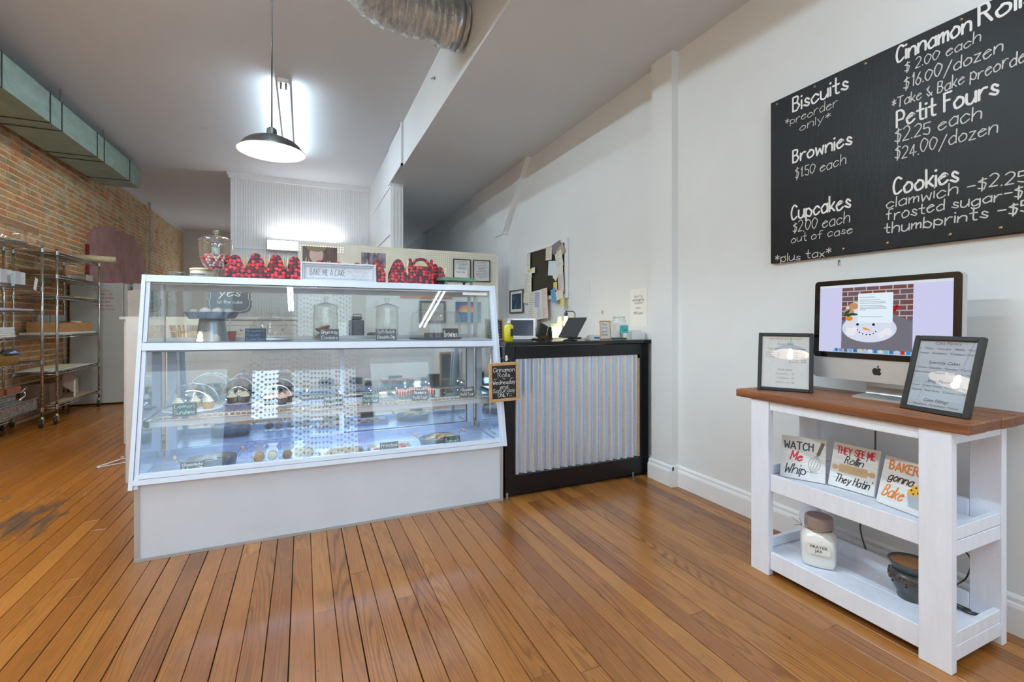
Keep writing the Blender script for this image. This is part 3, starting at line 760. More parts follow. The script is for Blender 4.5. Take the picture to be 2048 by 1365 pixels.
# ------------------------------------------------------------------ counter
ct = thing('service_counter', 'black painted counter faced with shiny corrugated metal beside the pastry case', 'counter', (1.89, 3.2, 0))
def kp(mb, name, mat):
    mb.v = [(a - 1.89, b - 3.2, c) for a, b, c in mb.v]; return mb.build(name, mat, ct)
kp(MB().bbox(1.266, 2.93, 1.048, 2.542, 3.52, 1.074, .004), 'countertop', M('worn_black_top', rgb(24, 24, 26), 0.22, var=.5, nscale=4))
for nm, bx in (('stile', (1.266, 2.95, .12, 1.345, 2.975, 1.045)), ('stile', (2.425, 2.95, .12, 2.512, 2.975, 1.045)), ('top_board', (1.346, 2.948, .957, 2.424, 2.975, 1.045)), ('kick_board', (1.266, 2.946, .02, 2.512, 2.975, .150))):
    kp(MB().bbox(*bx, .003), nm, m_blackpaint)
kp(MB().box(1.27, 2.976, .0, 2.50, 2.99, 1.04).box(1.27, 2.99, 0, 1.28, 3.50, 1.04).box(2.49, 2.99, 0, 2.51, 3.50, 1.04).box(1.28, 3.3, .5, 2.49, 3.5, .52), 'carcass', m_blackpaint)
kp(MB().box(2.413, 2.952, .155, 2.424, 2.968, .93), 'bare_wood_strip', m_wood)
mb = MB(); N = 380; vs = []; fs = []
for i in range(N + 1):
    x = 1.347 + (2.412 - 1.347) * i / N; ph = (x - 1.347) / .0665 * 2 * PI
    y = 2.964 - .0100 * max(-1, min(1, 1.25 * math.sin(ph)))
    vs += [(x, y, .152), (x, y, .956)]
    if i: fs.append((2 * i - 2, 2 * i, 2 * i + 1, 2 * i - 1))
mb.add(vs, fs, True)
n = NT('galvanised_sheet'); p = n.obj(); vo = n.n('ShaderNodeTexVoronoi'); vo.inputs['Scale'].default_value = 120; n.l(p, vo.inputs['Vector'])
m_galv = n.prin(n.ramp(vo.outputs['Color'], [(0.2, rgb(206, 222, 244)), (0.8, rgb(216, 230, 250))]), n.math('MULTIPLY_ADD', n.noise(n.mapv(p, (1, 1, .15)), 9, 3), .06, .20), 0.65)
kp(mb, 'corrugated_sheet', m_galv)
for x in (1.272, 2.345):
    kp(MB().bbox(x, 2.940, 0.0, x + .016, 2.946, .04, .001).box(x, 2.91, 0, x + .016, 2.946, .003).cyl((x + .008, 2.937, .028), (x + .008, 2.941, .028), .003, 8), 'angle_bracket', m_steel)
hk = kp(MB().bbox(1.268, 2.938, .945, 1.284, 2.949, .985, .004).tube([(1.276, 2.938, .955), (1.276, 2.925, .955), (1.276, 2.922, .966)], .003, 6), 'adhesive_hook', m_trim)

# ------------------------------------------------------------------ console table
tb = thing('console_table', 'white wooden console table with two shelves and stained plank top', 'table', (2.24, 1.24, 0))
def tp(mb, name, mat, label=None):
    mb.v = [(a - 2.24, b - 1.24, c) for a, b, c in mb.v]; o = mb.build(name, mat, tb)
    if label: o['label'] = label
    return o
m_tw = M('white_brushed_paint', rgb(234, 238, 250), 0.5, var=.03, nscale=6, bump=.35, stretch=(6, 6, 1))
n = NT('stained_plank'); p = n.obj()
g = n.noise(n.mapv(p, (14, .8, 14)), 3.0, 5, .6, .5)
m_top = n.prin(n.ramp(g, [(0.3, rgb(98, 58, 34)), (0.55, rgb(136, 82, 46)), (0.75, rgb(164, 104, 58))]), 0.45, 0, g, .2, .002)
m_topend = M('dark_end_grain', rgb(112, 66, 40), 0.6, var=.3, nscale=30)
ys0, ys1 = .795, 1.715; xs0 = 2.022
for k in range(4):
    a = xs0 + k * .117
    tp(MB().bbox(a, ys0 + (.004 * (k % 2)), .838, a + .115, ys1 - (.003 * (k % 2)), .875, .004), 'plank', m_top)
    tp(MB().box(a + .004, ys0 + (.004 * (k % 2)) - .0008, .842, a + .111, ys0 + .01, .871), 'end_grain', m_topend)
for a in (2.034, 2.395):
    for b in (.848, 1.540): tp(MB().bbox(a, b, 0, a + .036, b + .095, .838, .002), 'leg', m_tw)
for a, z0, z1 in ((2.042, .792, .836), (2.390, .792, .836), (2.046, .405, .485), (2.390, .405, .52), (2.046, .030, .112), (2.390, .030, .15)):
    tp(MB().bbox(a, .944, z0, a + .020, 1.539, z1, .002), 'rail', m_tw)
for z0, z1 in ((.792, .836), (.40, .452), (.455, .50), (.035, .088), (.09, .135)):
    for b in (.852, 1.600): tp(MB().bbox(2.071, b, z0, 2.394, b + .022, z1, .002), 'side_rail', m_tw)
for z in (.455, .088):
    for k in range(2): tp(MB().bbox(2.067 + k * .1605, .878, z - .016, 2.226 + k * .1605, 1.598, z, .0015), 'shelf_board', m_tw)
# ------------------------------------------------------------------ menu chalkboard on the right wall
n = NT('painted_chalkboard'); p = n.obj()
v = n.mapv(p, (1, 1, .25)); g = n.noise(v, 26, 5, .7); h = n.noise(p, 2.2, 4, .6)
m_cb = n.prin(n.ramp(h, [(0.3, rgb(12, 12, 14)), (0.75, rgb(30, 30, 34))]), n.math('MULTIPLY_ADD', h, .25, .26), 0, n.noise(v, 45, 5, .75), .45, .004, Specular_IOR_Level=0.25)
bd = thing('menu_board', 'big black menu chalkboard lettered with biscuits, brownies, cupcakes, cookies and prices', 'chalkboard', (2.545, 1.2, 2.03))
MB().bbox(-.026, -1.55, -.47, -.001, .693, .478, .003).build('board', m_cb, bd)
mb = MB()
for yy in (1.85, 1.631, 1.382, 1.017, .7, .3, -.1):
    mb.cyl((-.030, yy - 1.2, .455), (-.024, yy - 1.2, .455), .006, 8)
for yy in (1.80, 1.485, 1.288, 1.054, .896, .5, .1): mb.cyl((-.030, yy - 1.2, -.44), (-.024, yy - 1.2, -.44), .006, 8)
mb.build('screw', M('brass_screw', rgb(190, 165, 110), .3, .8), bd)
m_white = M('white_letter_paint', rgb(242, 242, 242), .6, var=.02)
def cw(text, y, z, width, h, w, m=m_chalk, slant=.05, jit=.25):
    write(text, (-.0265, y - 1.2, z - 2.03), WU, ZU, h, w, m, bd, width=width, slant=slant, jit=jit)
cw('Biscuits', 1.754, 2.400, .290, .078, .0095, m_white, slant=0, jit=.1); cw('*preorder', 1.80, 2.335, .285, .044, 0.0037); cw('only*', 1.715, 2.277, .165, .044, 0.0037)
cw('Brownies', 1.754, 2.112, .308, .070, .0092, m_white, slant=0, jit=.1); cw('$1.50 each', 1.742, 2.022, .268, .056, 0.0041)
cw('Cupcakes', 1.762, 1.795, .310, .076, .0092, m_white, slant=0, jit=.1); cw('$2.00 each', 1.754, 1.718, .298, .056, 0.0045); cw('out of case', 1.765, 1.664, .322, .042, 0.0037)
cw('*plus tax*', 1.862, 1.563, .315, .044, 0.0041)
cw('Cinnamon', 1.250, 2.424, .264, .072, .0088, m_white, slant=0, jit=.10); cw('Rolls', .961, 2.428, .165, .076, .0098, m_white, slant=0, jit=.10)
cw('$ 2.00 each', 1.219, 2.360, .262, .044, 0.0043); cw('$16.00/dozen', 1.223, 2.285, .332, .052, 0.0048); cw('*Take & Bake preorder only', 1.270, 2.214, .56, .050, 0.0045)
cw('Petit Fours', 1.250, 2.122, .346, .074, .0090, m_white, slant=0, jit=.10); cw('$2.25 each', 1.258, 2.050, .304, .058, 0.0051); cw('$24.00/dozen', 1.258, 1.972, .352, .056, 0.0045)
cw('Cookies', 1.262, 1.812, .234, .076, .0090, m_white, slant=0, jit=.10); cw('clamwich -$2.25', 1.293, 1.757, .47, .048, 0.0049); cw('frosted sugar-$1.50', 1.294, 1.698, .55, .048, 0.0051); cw('thumbprints -$5.99', 1.302, 1.637, .56, .046, 0.0054)
MB().tube([(XR - .008, 1.52, 1.535), (XR, 1.52, 1.535)], .004, 6).tube([(XR - .008, 1.52, 1.535), (XR - .008, 1.52, 1.51)], .0025, 5).build('nail', m_caseG)
tag(bpy.data.objects['nail'], 'small bent nail in the wall just below the menu chalkboard', 'nail')

# ------------------------------------------------------------------ desktop computer
im = thing('desktop_computer', 'silver all-in-one desktop computer showing a snowman cake photo on screen', 'computer', (2.385, 1.215, .875))
a_ = math.radians(2.2)
scr = MB(); MB_T = Matrix.Translation((-.085, 0, .075)) @ Matrix.Rotation(a_, 4, 'Y')
def ip(mb, name, mat, parent=im):
    mb.v = [tuple(MB_T @ Vector(p)) for p in mb.v]; return mb.build(name, mat, parent)
def rrect(w, h, r, n=6):
    out = []
    for cx, cy, a0 in ((w / 2 - r, h / 2 - r, 0), (-w / 2 + r, h / 2 - r, 90), (-w / 2 + r, -h / 2 + r, 180), (w / 2 - r, -h / 2 + r, 270)):
        for k in range(n + 1):
            a = math.radians(a0 + 90 * k / n); out.append((cx + r * math.cos(a), cy + r * math.sin(a)))
    return out
# local: x = away from viewer, width along -y, z up; body bottom at z=0, height .465
ip(MB().prism(rrect(.568, .465, .018), (0.002, 0, .2325), (0, -1, 0), ZU, (.034, 0, 0)), 'body', m_alu)
ip(MB().prism(rrect(.566, .365, .017), (-.001, 0, .2815), (0, -1, 0), ZU, (.003, 0, 0)), 'bezel', M('glossy_black_bezel', rgb(8, 8, 10), .08, var=.0))
bz = ip(MB().box(-.0016, -.257, .125, -.0011, .257, .440), 'screen', E('screen_lavender', rgb(206, 206, 240), .95))
def sp(poly, mat, lay, name='screen_picture'):
    """flat print on the screen: poly in screen units, x 0..1 from the viewer's left, y 0..1 up"""
    pts = [(-.257 + x * .514, .125 + y * .315) for x, y in poly]
    mb = MB().add([(-.0016 - .0001 * lay, -x, z) for x, z in pts], [tuple(range(len(pts)))])
    return ip(mb, name, mat)
def ell(cx, cy, rx, ry, n=28, a0=0): return [(cx + rx * math.cos(2 * PI * k / n + a0), cy + ry * math.sin(2 * PI * k / n + a0)) for k in range(n)]
n = NT('screen_brick_photo'); tc = n.obj(); sxz = n.n('ShaderNodeSeparateXYZ'); n.l(tc, sxz.inputs[0]); cmb = n.n('ShaderNodeCombineXYZ'); n.l(sxz.outputs[1], cmb.inputs[0]); n.l(sxz.outputs[2], cmb.inputs[1])
bt = n.n('ShaderNodeTexBrick'); n.l(cmb.outputs[0], bt.inputs['Vector']); bt.inputs['Scale'].default_value = 1.0; bt.inputs['Brick Width'].default_value = .052; bt.inputs['Row Height'].default_value = .023; bt.inputs['Mortar Size'].default_value = .0022
bt.inputs['Color1'].default_value = (*rgb(112, 66, 56), 1); bt.inputs['Color2'].default_value = (*rgb(96, 92, 108), 1); bt.inputs['Mortar'].default_value = (*rgb(198, 188, 184), 1)
e = n.n('ShaderNodeEmission'); n.l(n.mix(n.math('MULTIPLY', n.noise(tc, 90, 3), .35), bt.outputs[0], rgb(140, 80, 66)), e.inputs[0]); n.l(e.outputs[0], n.out.inputs[0]); m_sb = n.m
EW = lambda nm, r, g, b, s=.9: E('screen_' + nm, rgb(r, g, b), s)
# keep the pieces together: one sub-part per kind of picture area
sp([(0, .965), (1, .965), (1, 1), (0, 1)], EW('menu', 225, 228, 240), 1, 'menu_bar')
sp([(.20, .0), (.745, .0), (.745, .955), (.20, .955)], EW('table', 120, 118, 128), 1)
sp([(.20, .46), (.52, .62), (.745, .46), (.745, .955), (.20, .955)], m_sb, 2)
sp(ell(.42, .36, .215, .20), EW('plate', 214, 222, 244), 3)
sp([(.235, .36), (.235, .66), (.30, .74), (.56, .72), (.60, .62), (.60, .36), (.56, .26), (.28, .26)], EW('cake', 222, 228, 244), 4)
sp(ell(.42, .33, .19, .16), EW('cake', 222, 228, 244), 5)
for q in ((.30, .68), (.26, .60)): sp(ell(*q, .045, .05, 9), EW('nuts', 200, 150, 110), 6)
for q in ((.27, .555, .06, .022, .3), (.25, .60, .05, .018, 1.0), (.31, .56, .06, .02, -.2)):
    sp([(q[0] + math.cos(q[4]) * x * q[2] - math.sin(q[4]) * y * q[3], q[1] + math.sin(q[4]) * x * q[2] + math.cos(q[4]) * y * q[3]) for x, y in ((-1, 0), (-.3, 1), (1, 0), (-.3, -1))], EW('leaf', 36, 84, 60), 7)
sp(ell(.265, .50, .03, .035, 12), EW('orange', 232, 140, 40), 7)
for q in ((.60, .66), (.615, .62), (.60, .585), (.63, .66)): sp(ell(*q, .016, .026, 10), EW('berry', 176, 24, 34), 7)
for q in ((.27, .33), (.295, .295), (.31, .34), (.265, .29), (.54, .30), (.565, .335), (.52, .27), (.58, .30)): sp(ell(*q, .026, .038, 14), EW('icing', 240, 240, 246), 7)
for q in ((.335, .415, .012), (.462, .415, .012), (.335, .335, .006), (.352, .302, .006), (.378, .280, .006), (.408, .270, .006), (.436, .272, .006), (.462, .290, .006), (.480, .315, .006)): sp(ell(q[0], q[1], q[2], q[2] * 1.5, 12), EW('dot', 30, 28, 34), 8)
sp([(.375, .37), (.385, .345), (.435, .325), (.44, .335), (.41, .36), (.385, .375)], EW('carrot', 240, 150, 50), 8)
sp([(.335, .44), (.605, .44), (.605, .86), (.335, .86)], EW('sheet', 222, 236, 246, 1.0), 9, 'dialog_window')
for k, (q, l) in enumerate(((.80, .12), (.76, .16), (.735, .20), (.715, .20), (.68, .18), (.66, .20), (.64, .21), (.62, .05), (.52, .18))): sp([(.35, q), (.35 + l, q), (.35 + l, q + .007), (.35, q + .007)], EW('line', 150, 160, 172), 10, 'dialog_text')
sp([(.12, .0), (.94, .0), (.92, .055), (.14, .055)], EW('dock', 176, 196, 226), 9, 'dock')
icc = [(60, 130, 200), (130, 150, 190), (110, 110, 120), (120, 170, 220), (70, 110, 170), (220, 200, 160), (190, 195, 205), (205, 225, 240), (50, 140, 190), (220, 215, 195), (120, 180, 220), (80, 120, 160), (190, 200, 240), (200, 60, 50), (60, 150, 210), (180, 185, 190), (30, 34, 48), (70, 140, 210), (200, 200, 210), (90, 160, 90)]
for k, c in enumerate(icc):
    x = .145 + k * .040; sp([(x, .012), (x + .030, .012), (x + .030, .062), (x, .062)] if k % 3 else ell(x + .015, .037, .016, .027, 12), EW('icon%d' % k, *c), 10, 'dock_icon')
apple = [(0, .30), (.10, .37), (.25, .40), (.38, .34), (.45, .25), (.36, .15), (.33, .02), (.37, -.12), (.47, -.22), (.40, -.38), (.28, -.50), (.18, -.50), (.08, -.46), (0, -.45), (-.08, -.46), (-.18, -.51), (-.30, -.46), (-.42, -.28), (-.48, -.05), (-.46, .16), (-.36, .32), (-.22, .39), (-.10, .36)]
s_ = .036
ip(MB().prism([(x * s_, y * s_) for x, y in apple], (-.0002, .004, .050), (0, -1, 0), ZU, (.0023, 0, 0)).prism([(x * s_, y * s_) for x, y in ((.0, .42), (.02, .56), (.12, .66), (.2, .68), (.18, .54), (.09, .45))], (-.0002, .004, .050), (0, -1, 0), ZU, (.0023, 0, 0)), 'apple_emblem', m_black)
st = MB().prism([(-.045, .12), (-.02, .12), (.03, .02), (.035, -.04), (.02, -.071), (-.10, -.075), (-.10, -.067), (.0, -.062), (.012, -.03), (.005, .02)], (0, -.095, .075), (1, 0, 0), ZU, (0, .19, 0))
st.build('foot', m_alu, im)

# ------------------------------------------------------------------ framed lists, painted blocks, jar and warmer on the console table
def stand_frame(label, loc, rot, w, h, lean, fw, lines, tone):
    t = thing('framed_list', label, 'picture frame', loc, (-lean, 0, rot))
    m = M('satin_frame_' + tone, rgb(20, 24, 34) if tone == 'blue' else rgb(26, 23, 18), .42, var=.05)
    mb = MB()
    for bx in ((0, 0, 0, fw, .022, h), (w - fw, 0, 0, w, .022, h), (fw, 0, 0, w - fw, .022, fw), (fw, 0, h - fw, w - fw, .022, h)): mb.bbox(*bx, .003)
    mb.build('frame_moulding', m, t)
    MB().box(fw - .002, .010, fw - .002, w - fw + .002, .012, h - fw + .002).build('page', M('cool_white_page', rgb(236, 240, 250), .6, var=.01), t)
    MB().box(fw - .002, .0055, fw - .002, w - fw + .002, .0065, h - fw + .002).build('glazing', G('picture_glass', (.98, .99, 1.0), .003, 2.4, .16), t)
    MB().box(w * .42, .022, .02, w * .58, .024, h * .7).build('easel_back', m_black, t)
    for (txt, xc, zz, size, sh) in lines:
        print_text(txt, (xc * w, .0098, zz * h), XU, ZU, size, M('grey_print', rgb(70, 72, 78), .7), t, shear=sh)
    return t
L1 = [('How Much Cake do I need?', .5, .885, .0125, .3), ('Round Cakes', .5, .795, .0125, .15), ('Single Layer', .28, .715, .011, .15), ('Double Layer', .74, .715, .011, .15)]
L1 += [(a, x, z, .0095, 0) for a, x, z in (('6" serves ....... 6', .27, .650), ('8" serves ..... 10', .27, .610), ('9" serves ..... 12', .27, .572), ('6" serves ...... 12', .72, .650), ('8" serves ...... 20', .72, .610), ('9" serves ...... 24', .72, .572), ('10" serves ... 28-30', .72, .532), ('12" serves ... 40-45', .72, .494))]
L1 += [('Sheet Cakes', .5, .355, .0125, .15), ('9x13 serves ..... 24', .5, .290, .0105, 0), ('11x15 serves ... 35', .5, .215, .0105, 0), ('12x18 serves ... 48', .5, .14, .0105, 0)]
stand_frame('black framed cake size chart at the far end of the console table', (2.096, 1.649, .876), -1.031, .238, .292, .20, .017, L1, 'blue')
L2 = [('Cake Flavors', .5, .890, .017, .25), ('Specialty Cakes', .5, .635, .017, .25), ('Icing Flavors', .5, .395, .017, .25), ('Cake Fillings', .5, .145, .017, .25)]
L2 += [(a, .5, z, .0108, .2) for a, z in (('*White   *Yellow   *Chocolate   *Marble   *Red Velvet', .825), ('*Lemon   *Strawberry   *Cookies n Cream', .765), ('*German Chocolate   *Coconut   *Carrot', .572), ('*Italian Cream   *Caramel   *Cookies n Cream', .512), ('*Buttercream  *Cream Cheese  *Chocolate  *Strawberry', .335), ('*Almond   *Rum Puree   *Cookies n Cream', .275), ('*Raspberry   *Strawberry   *Lemon', .092))]
stand_frame('black framed list of cake flavors at the near end of the console table', (2.165, 1.068, .876), -1.771, .232, .300, .28, .019, L2, 'brown')
pendant(-1.10, -0.10, 2.36, 'black enamel pendant lamp above the middle of the shop floor')

def block(label, loc, rot, w, h, items, lean=.28):
    t = thing('wooden_sign', label, 'sign', loc, (-lean, 0, rot))
    MB().bbox(0, 0, 0, w, .012, h, .0015).build('block', m_signw, t)
    for it in items: it(t, w, h)
    return t
n = NT('white_washed_grain'); p = n.obj(); m_signw = n.prin(n.ramp(n.noise(n.mapv(p, (1, 1, 14)), 12, 4, .6), [(0.3, rgb(222, 222, 220)), (0.7, rgb(244, 244, 243))]), .6, 0, None)
def tx(text, x, z, wd, hh, sw, m, slant=0, jit=.08):
    return lambda t, w, h: write(text, (x * w, -.0004, z * h), XU, ZU, hh * h, sw, m, t, width=wd * w, slant=slant, jit=jit)
def shp(name, poly, m, d=.0012): return lambda t, w, h: MB().prism([(a * w, b * h) for a, b in poly], (0, -.0002, 0), XU, ZU, (0, -d, 0)).build(name, m, t)
m_navy = M('navy_grey_paint', rgb(66, 70, 90), .6); m_red = M('coral_red_paint', rgb(216, 62, 84), .6); m_or = M('orange_paint', rgb(232, 132, 50), .6); m_brown = M('dark_brown_paint', rgb(66, 38, 34), .6)
m_taupe = M('taupe_paint', rgb(116, 104, 92), .6); m_tan = M('tan_paint', rgb(206, 170, 128), .6); m_lg = M('pale_grey_paint', rgb(176, 186, 192), .6)
def whisk(t, w, h):
    mb = MB()
    for k in (-1, -.5, 0, .5, 1):
        pts = []
        for i in range(15):
            a = i / 14; r = .13 * k * math.sin(PI * min(1, a * 1.05)) ** .8; cx, cz = .82 - .13 * a, .60 - .42 * a
            pts.append(((cx + r * .9) * w, -.0012, (cz - r * .35) * h))
        mb.tube(pts, .0009, 4)
    mb.tube([((.72 + .12 * math.cos(a)) * w, -.0012, (.22 + .03 * math.sin(a)) * h) for a in (PI + .3, PI * 1.5, 2 * PI - .2)], .0009, 4)
    mb.build('painted_whisk', m_lg, t)
block('small painted wooden sign reading Watch Me Whip with a whisk', (2.137, 1.556, .461), -1.10, .186, .200, [tx('WATCH', .08, .70, .64, .17, .0055, m_navy), tx('Me', .22, .44, .26, .20, .0065, m_red, .25), tx('Whip', .10, .12, .46, .22, .0050, m_navy, .25),
      shp('whisk_handle', [(.79, .62), (.86, .60), (.97, .90), (.90, .93)], m_taupe), whisk])
pin = [(.04, .44), (.06, .49), (.12, .50), (.17, .47), (.20, .47), (.20, .53), (.80, .53), (.82, .47), (.85, .47), (.90, .50), (.96, .49), (.98, .44), (.96, .39), (.90, .38), (.85, .41), (.82, .41), (.80, .35), (.20, .35), (.20, .41), (.17, .41), (.12, .38), (.06, .39)]
block('small painted wooden sign reading They See Me Rollin with a rolling pin', (2.232, 1.386, .461), -1.50, .186, .200, [tx('THEY SEE ME', .10, .76, .82, .15, .0052, m_red), tx("Rollin'", .30, .56, .42, .17, .0038, m_ink, .25), shp('painted_rolling_pin', pin, m_tan), tx("They Hatin'", .14, .12, .76, .17, .0038, m_ink, .25)])
muf = [(.60, .36), (.60, .44), (.66, .48), (.66, .53), (.74, .56), (.80, .60), (.88, .57), (.94, .52), (.96, .46), (.98, .36)]
block('small painted wooden sign reading Bakers Gonna Bake with a muffin', (2.205, 1.172, .461), -1.745, .186, .200, [tx("BAKER'S", .14, .74, .76, .17, .0060, m_or), tx('gonna', .16, .52, .50, .18, .0042, m_brown, .25), tx('Bake', .10, .18, .42, .24, .0050, m_or, .3),
      shp('painted_muffin', muf, M('muffin_yellow', rgb(240, 184, 50), .6)), shp('muffin_wrapper', [(.60, .36), (.98, .36), (.92, .12), (.67, .12)], m_lg)] + [shp('chocolate_chip', ell(x, z, .018, .02, 8), m_brown, .0018) for x, z in ((.67, .45), (.75, .52), (.80, .43), (.72, .39), (.88, .50))])

jr = thing('prayer_jar', 'white ceramic jar lettered prayer jar with a taupe screw lid on the bottom shelf', 'jar', (2.205, 1.41, .089))
mb = MB(); prof = [(0, 0), (.062, 0), (.078, .006), (.084, .025), (.086, .09), (.084, .13), (.074, .152), (.058, .162), (.054, .166), (.054, .180)]
n_ = 48; rings = []
mb.lathe(prof, n=n_)
mb.v = [((x * (1 / max(abs(math.cos(math.atan2(y, x))), abs(math.sin(math.atan2(y, x))))) ** (.5 if z < .15 else .0)) if True else x, (y * (1 / max(abs(math.cos(math.atan2(y, x))), abs(math.sin(math.atan2(y, x))))) ** (.5 if z < .15 else .0)), z) for x, y, z in mb.v]
mb.v = [(x * .86, y * .86, z * 1.0) for x, y, z in mb.v]
jb = mb.build('jar_body', M('glazed_white_ceramic', rgb(236, 234, 228), .12, var=.02, coat=.4), jr); jb.rotation_euler = (0, 0, .55)
ld = MB(); ld.lathe([(0, .222), (.050, .222), (.056, .216), (.057, .205)] + [(.0585 if k % 2 else .056, .200 - k * .006) for k in range(5)] + [(.058, .172), (.054, .170)], n=36).build('lid', M('taupe_lid', rgb(168, 150, 142), .4), jr)
lf = MB().tube([(-.05, .03, .165), (-.062, -.02, .166), (-.05, -.045, .166), (0, -.058, .166), (.055, -.03, .166)], .0025, 5)
for a, b in ((-.02, .05), (.01, -.03), (.03, .02), (-.03, -.01)): lf.tube([(-.052, .045, .17), (-.065 + a * .3, .065 + a, .175 + b * .6)], .0015, 4)
lf.build('raffia_bow', M('raffia', rgb(150, 120, 80), .8), jr)
import_dir = Vector((-2.205, -1.41, 0)).normalized()   # the label side faces the room
lx = Vector((-import_dir.y, import_dir.x, 0)) * 1
pl_ = MB(); c0 = import_dir * .0815
pl_.prism(rrect(.088, .05, .012), (c0.x, c0.y, .095), tuple(lx), ZU, tuple(import_dir * .003)).build('label_plaque', MATS['glazed_white_ceramic'], jr)
c1 = import_dir * .0852
print_text('PRAYER', (c1.x, c1.y, .098), tuple(lx), ZU, .019, m_ink, jr); print_text('JAR', (c1.x, c1.y, .080), tuple(lx), ZU, .019, m_ink, jr)

wm = thing('wax_warmer', 'grey pottery wax warmer with amber wax in its dish beside the front leg', 'wax warmer', (2.27, 1.075, .089))
m_pot = M('grey_pottery', rgb(92, 94, 98), .3, .35, var=.25, nscale=20, bump=.3)
MB().lathe([(0, 0), (.044, 0), (.048, .008), (.044, .016), (.058, .040), (.070, .070), (.074, .090), (.068, .106), (.060, .112)], n=40).build('pot', m_pot, wm)
MB().lathe([(.058, .112), (.062, .118), (.070, .132), (.076, .146), (.078, .150), (.074, .150), (.066, .140), (.0, .136)], n=40).build('dish', m_pot, wm)
tag(MB().lathe([(0, .1435), (.0705, .1435)], n=40).build('melted_wax', M('amber_wax', rgb(176, 118, 40), .1, var=.05, coat=.5), wm), label='amber melted wax')
mb = MB(); rk = random.Random(6)
for k in range(26):
    a = k * 2 * PI / 26; r = .0735; z = .088 + (.007 if k % 2 else -.007)
    mb.tube([(math.cos(a + .09 * math.cos(b)) * (r + .002), math.sin(a + .09 * math.cos(b)) * (r + .002), z + .007 * math.sin(b)) for b in [i * PI / 4 for i in range(8)]], .0022, 4, closed=True)
mb.build('rose_relief', M('rosy_bronze', rgb(122, 96, 88), .4, .3), wm)
mb = MB()
for k in range(8):
    a = k * PI / 4; mb.lathe([(0, .0), (.005, .0)], (0, 0, 0), 8)
for k in range(8):
    a = k * PI / 4 + .2; mb.sphere((math.cos(a) * .0695, math.sin(a) * .0695, .066), .0045, 8)
mb.build('vent_hole', m_black, wm)
MB().tube([(.068, 0, .146), (.082, 0, .158), (.078, .008, .170), (.070, 0, .166), (.078, -.008, .160)], .004, 6).build('dish_ornament', m_black, wm)
def cord(name, label, pts, r, m, cat='cable'):
    P = [Vector(p) for p in pts]; q = [P[0]] + P + [P[-1]]; out = []
    for i in range(1, len(q) - 2):
        for k in range(8):
            t = k / 8; a, b, c, d = q[i - 1:i + 3]
            out.append(.5 * (2 * b + (c - a) * t + (2 * a - 5 * b + 4 * c - d) * t * t + (3 * b - a - 3 * c + d) * t ** 3))
    out.append(P[-1]); return tag(MB().tube(out, r, 7).build(name, m), label, cat)
cord('power_cable', 'grey computer power cable hanging behind the console table', [(2.505, 1.33, .90), (2.503, 1.33, .70), (2.500, 1.335, .50), (2.505, 1.37, .32), (2.508, 1.40, .20), (2.500, 1.34, .06), (2.505, 1.22, .02)], .004, M('grey_rubber', rgb(90, 88, 86), .5))
cord('power_cable', 'black wax warmer cable looping past the table leg', [(2.35, 1.07, .100), (2.36, 1.02, .130), (2.38, .975, .170), (2.44, .965, .20), (2.50, .99, .26), (2.515, 1.12, .30)], .0028, m_black)
cord('power_cable', 'black cable coiled on the back of the bottom table shelf', [(2.33, 1.03, .094), (2.37, .93, .094), (2.372, .98, .094), (2.34, .93, .094), (2.372, .90, .094), (2.33, .97, .097)], .0028, m_black)
# ------------------------------------------------------------------ things inside the pastry case
def card(label, x0, x1, z0, z1, y, lines, m=None, ink=None, h=None, group=None, lean=.20, sw=.0022):
    w = x1 - x0; hh = z1 - z0; t = thing('price_card', label, 'sign', (x0, y, z0), (-lean, 0, 0), group)
    MB().bbox(0, 0, 0, w, .003, hh, .0006).build('card', m or m_slate, t); k = len(lines); ink = ink or m_white
    for i, s_ in enumerate(lines):
        write(s_, (w * .08, -.0004, hh * (1 - (i + .82) / (k + .15))), XU, ZU, hh / (k + .15) * .62, sw, ink or m_chalk, t, width=min(w * .84, tlen(s_) * hh / (k + .15) * .62 / 7 * .95), jit=.2)
    MB().box(w * .3, .003, 0, w * .34, .03, .002).box(w * .66, .003, 0, w * .70, .03, .002).build('card_foot', m_steel, t)
    return t
m_mint = M('mint_chalk', rgb(150, 226, 220), .8); m_bluech = M('blue_chalk', rgb(70, 140, 190), .8); m_teal = M('teal_card', rgb(64, 120, 122), .6)
m_slate2 = M('grey_slate_card', rgb(88, 96, 108), .5, var=.15)
card('black price card chalked lemon sunshine before the front dome', -.643, -.533, .705, .775, 3.045, ['Lemon', 'Sunshine'], ink=m_mint)
card('black price card chalked chocolate oatmeal cookies against the galvanised tub', -.593, -.484, .396, .468, 2.965, ['Chocolate', 'Oatmeal PB', 'Cookies'])
card('black price card chalked frosted sugar cookies', .435, .548, .396, .466, 2.965, ['Frosted', 'Sugar Cookies'])
card('black price card chalked thumbprints before the round tray', .841, .954, .396, .462, 2.965, ['Thumbprints'], ink=m_mint)
card('clear tan card chalked clamwich', .146, .316, .396, .460, 2.968, ['Clamwich'], m=M('tan_kraft_card', rgb(178, 166, 140), .6), sw=.0026)
card('black price card chalked strawberry petit four', .649, .760, .700, .768, 3.050, ['-Strawberry-', 'Petit Four'])
card('black price card chalked chocolate petit four', .976, 1.084, .700, .768, 3.050, ['-Chocolate-', 'Petit Four'])
card('dark teal price card chalked almond petit four', .340, .441, .702, .768, 3.050, ['Almond', 'Petit Four'], m=m_teal)
card('grey price card chalked seasonal cupcakes', .115, .225, .702, .768, 3.050, ['Seasonal', 'Cupcakes'], m=m_slate2)
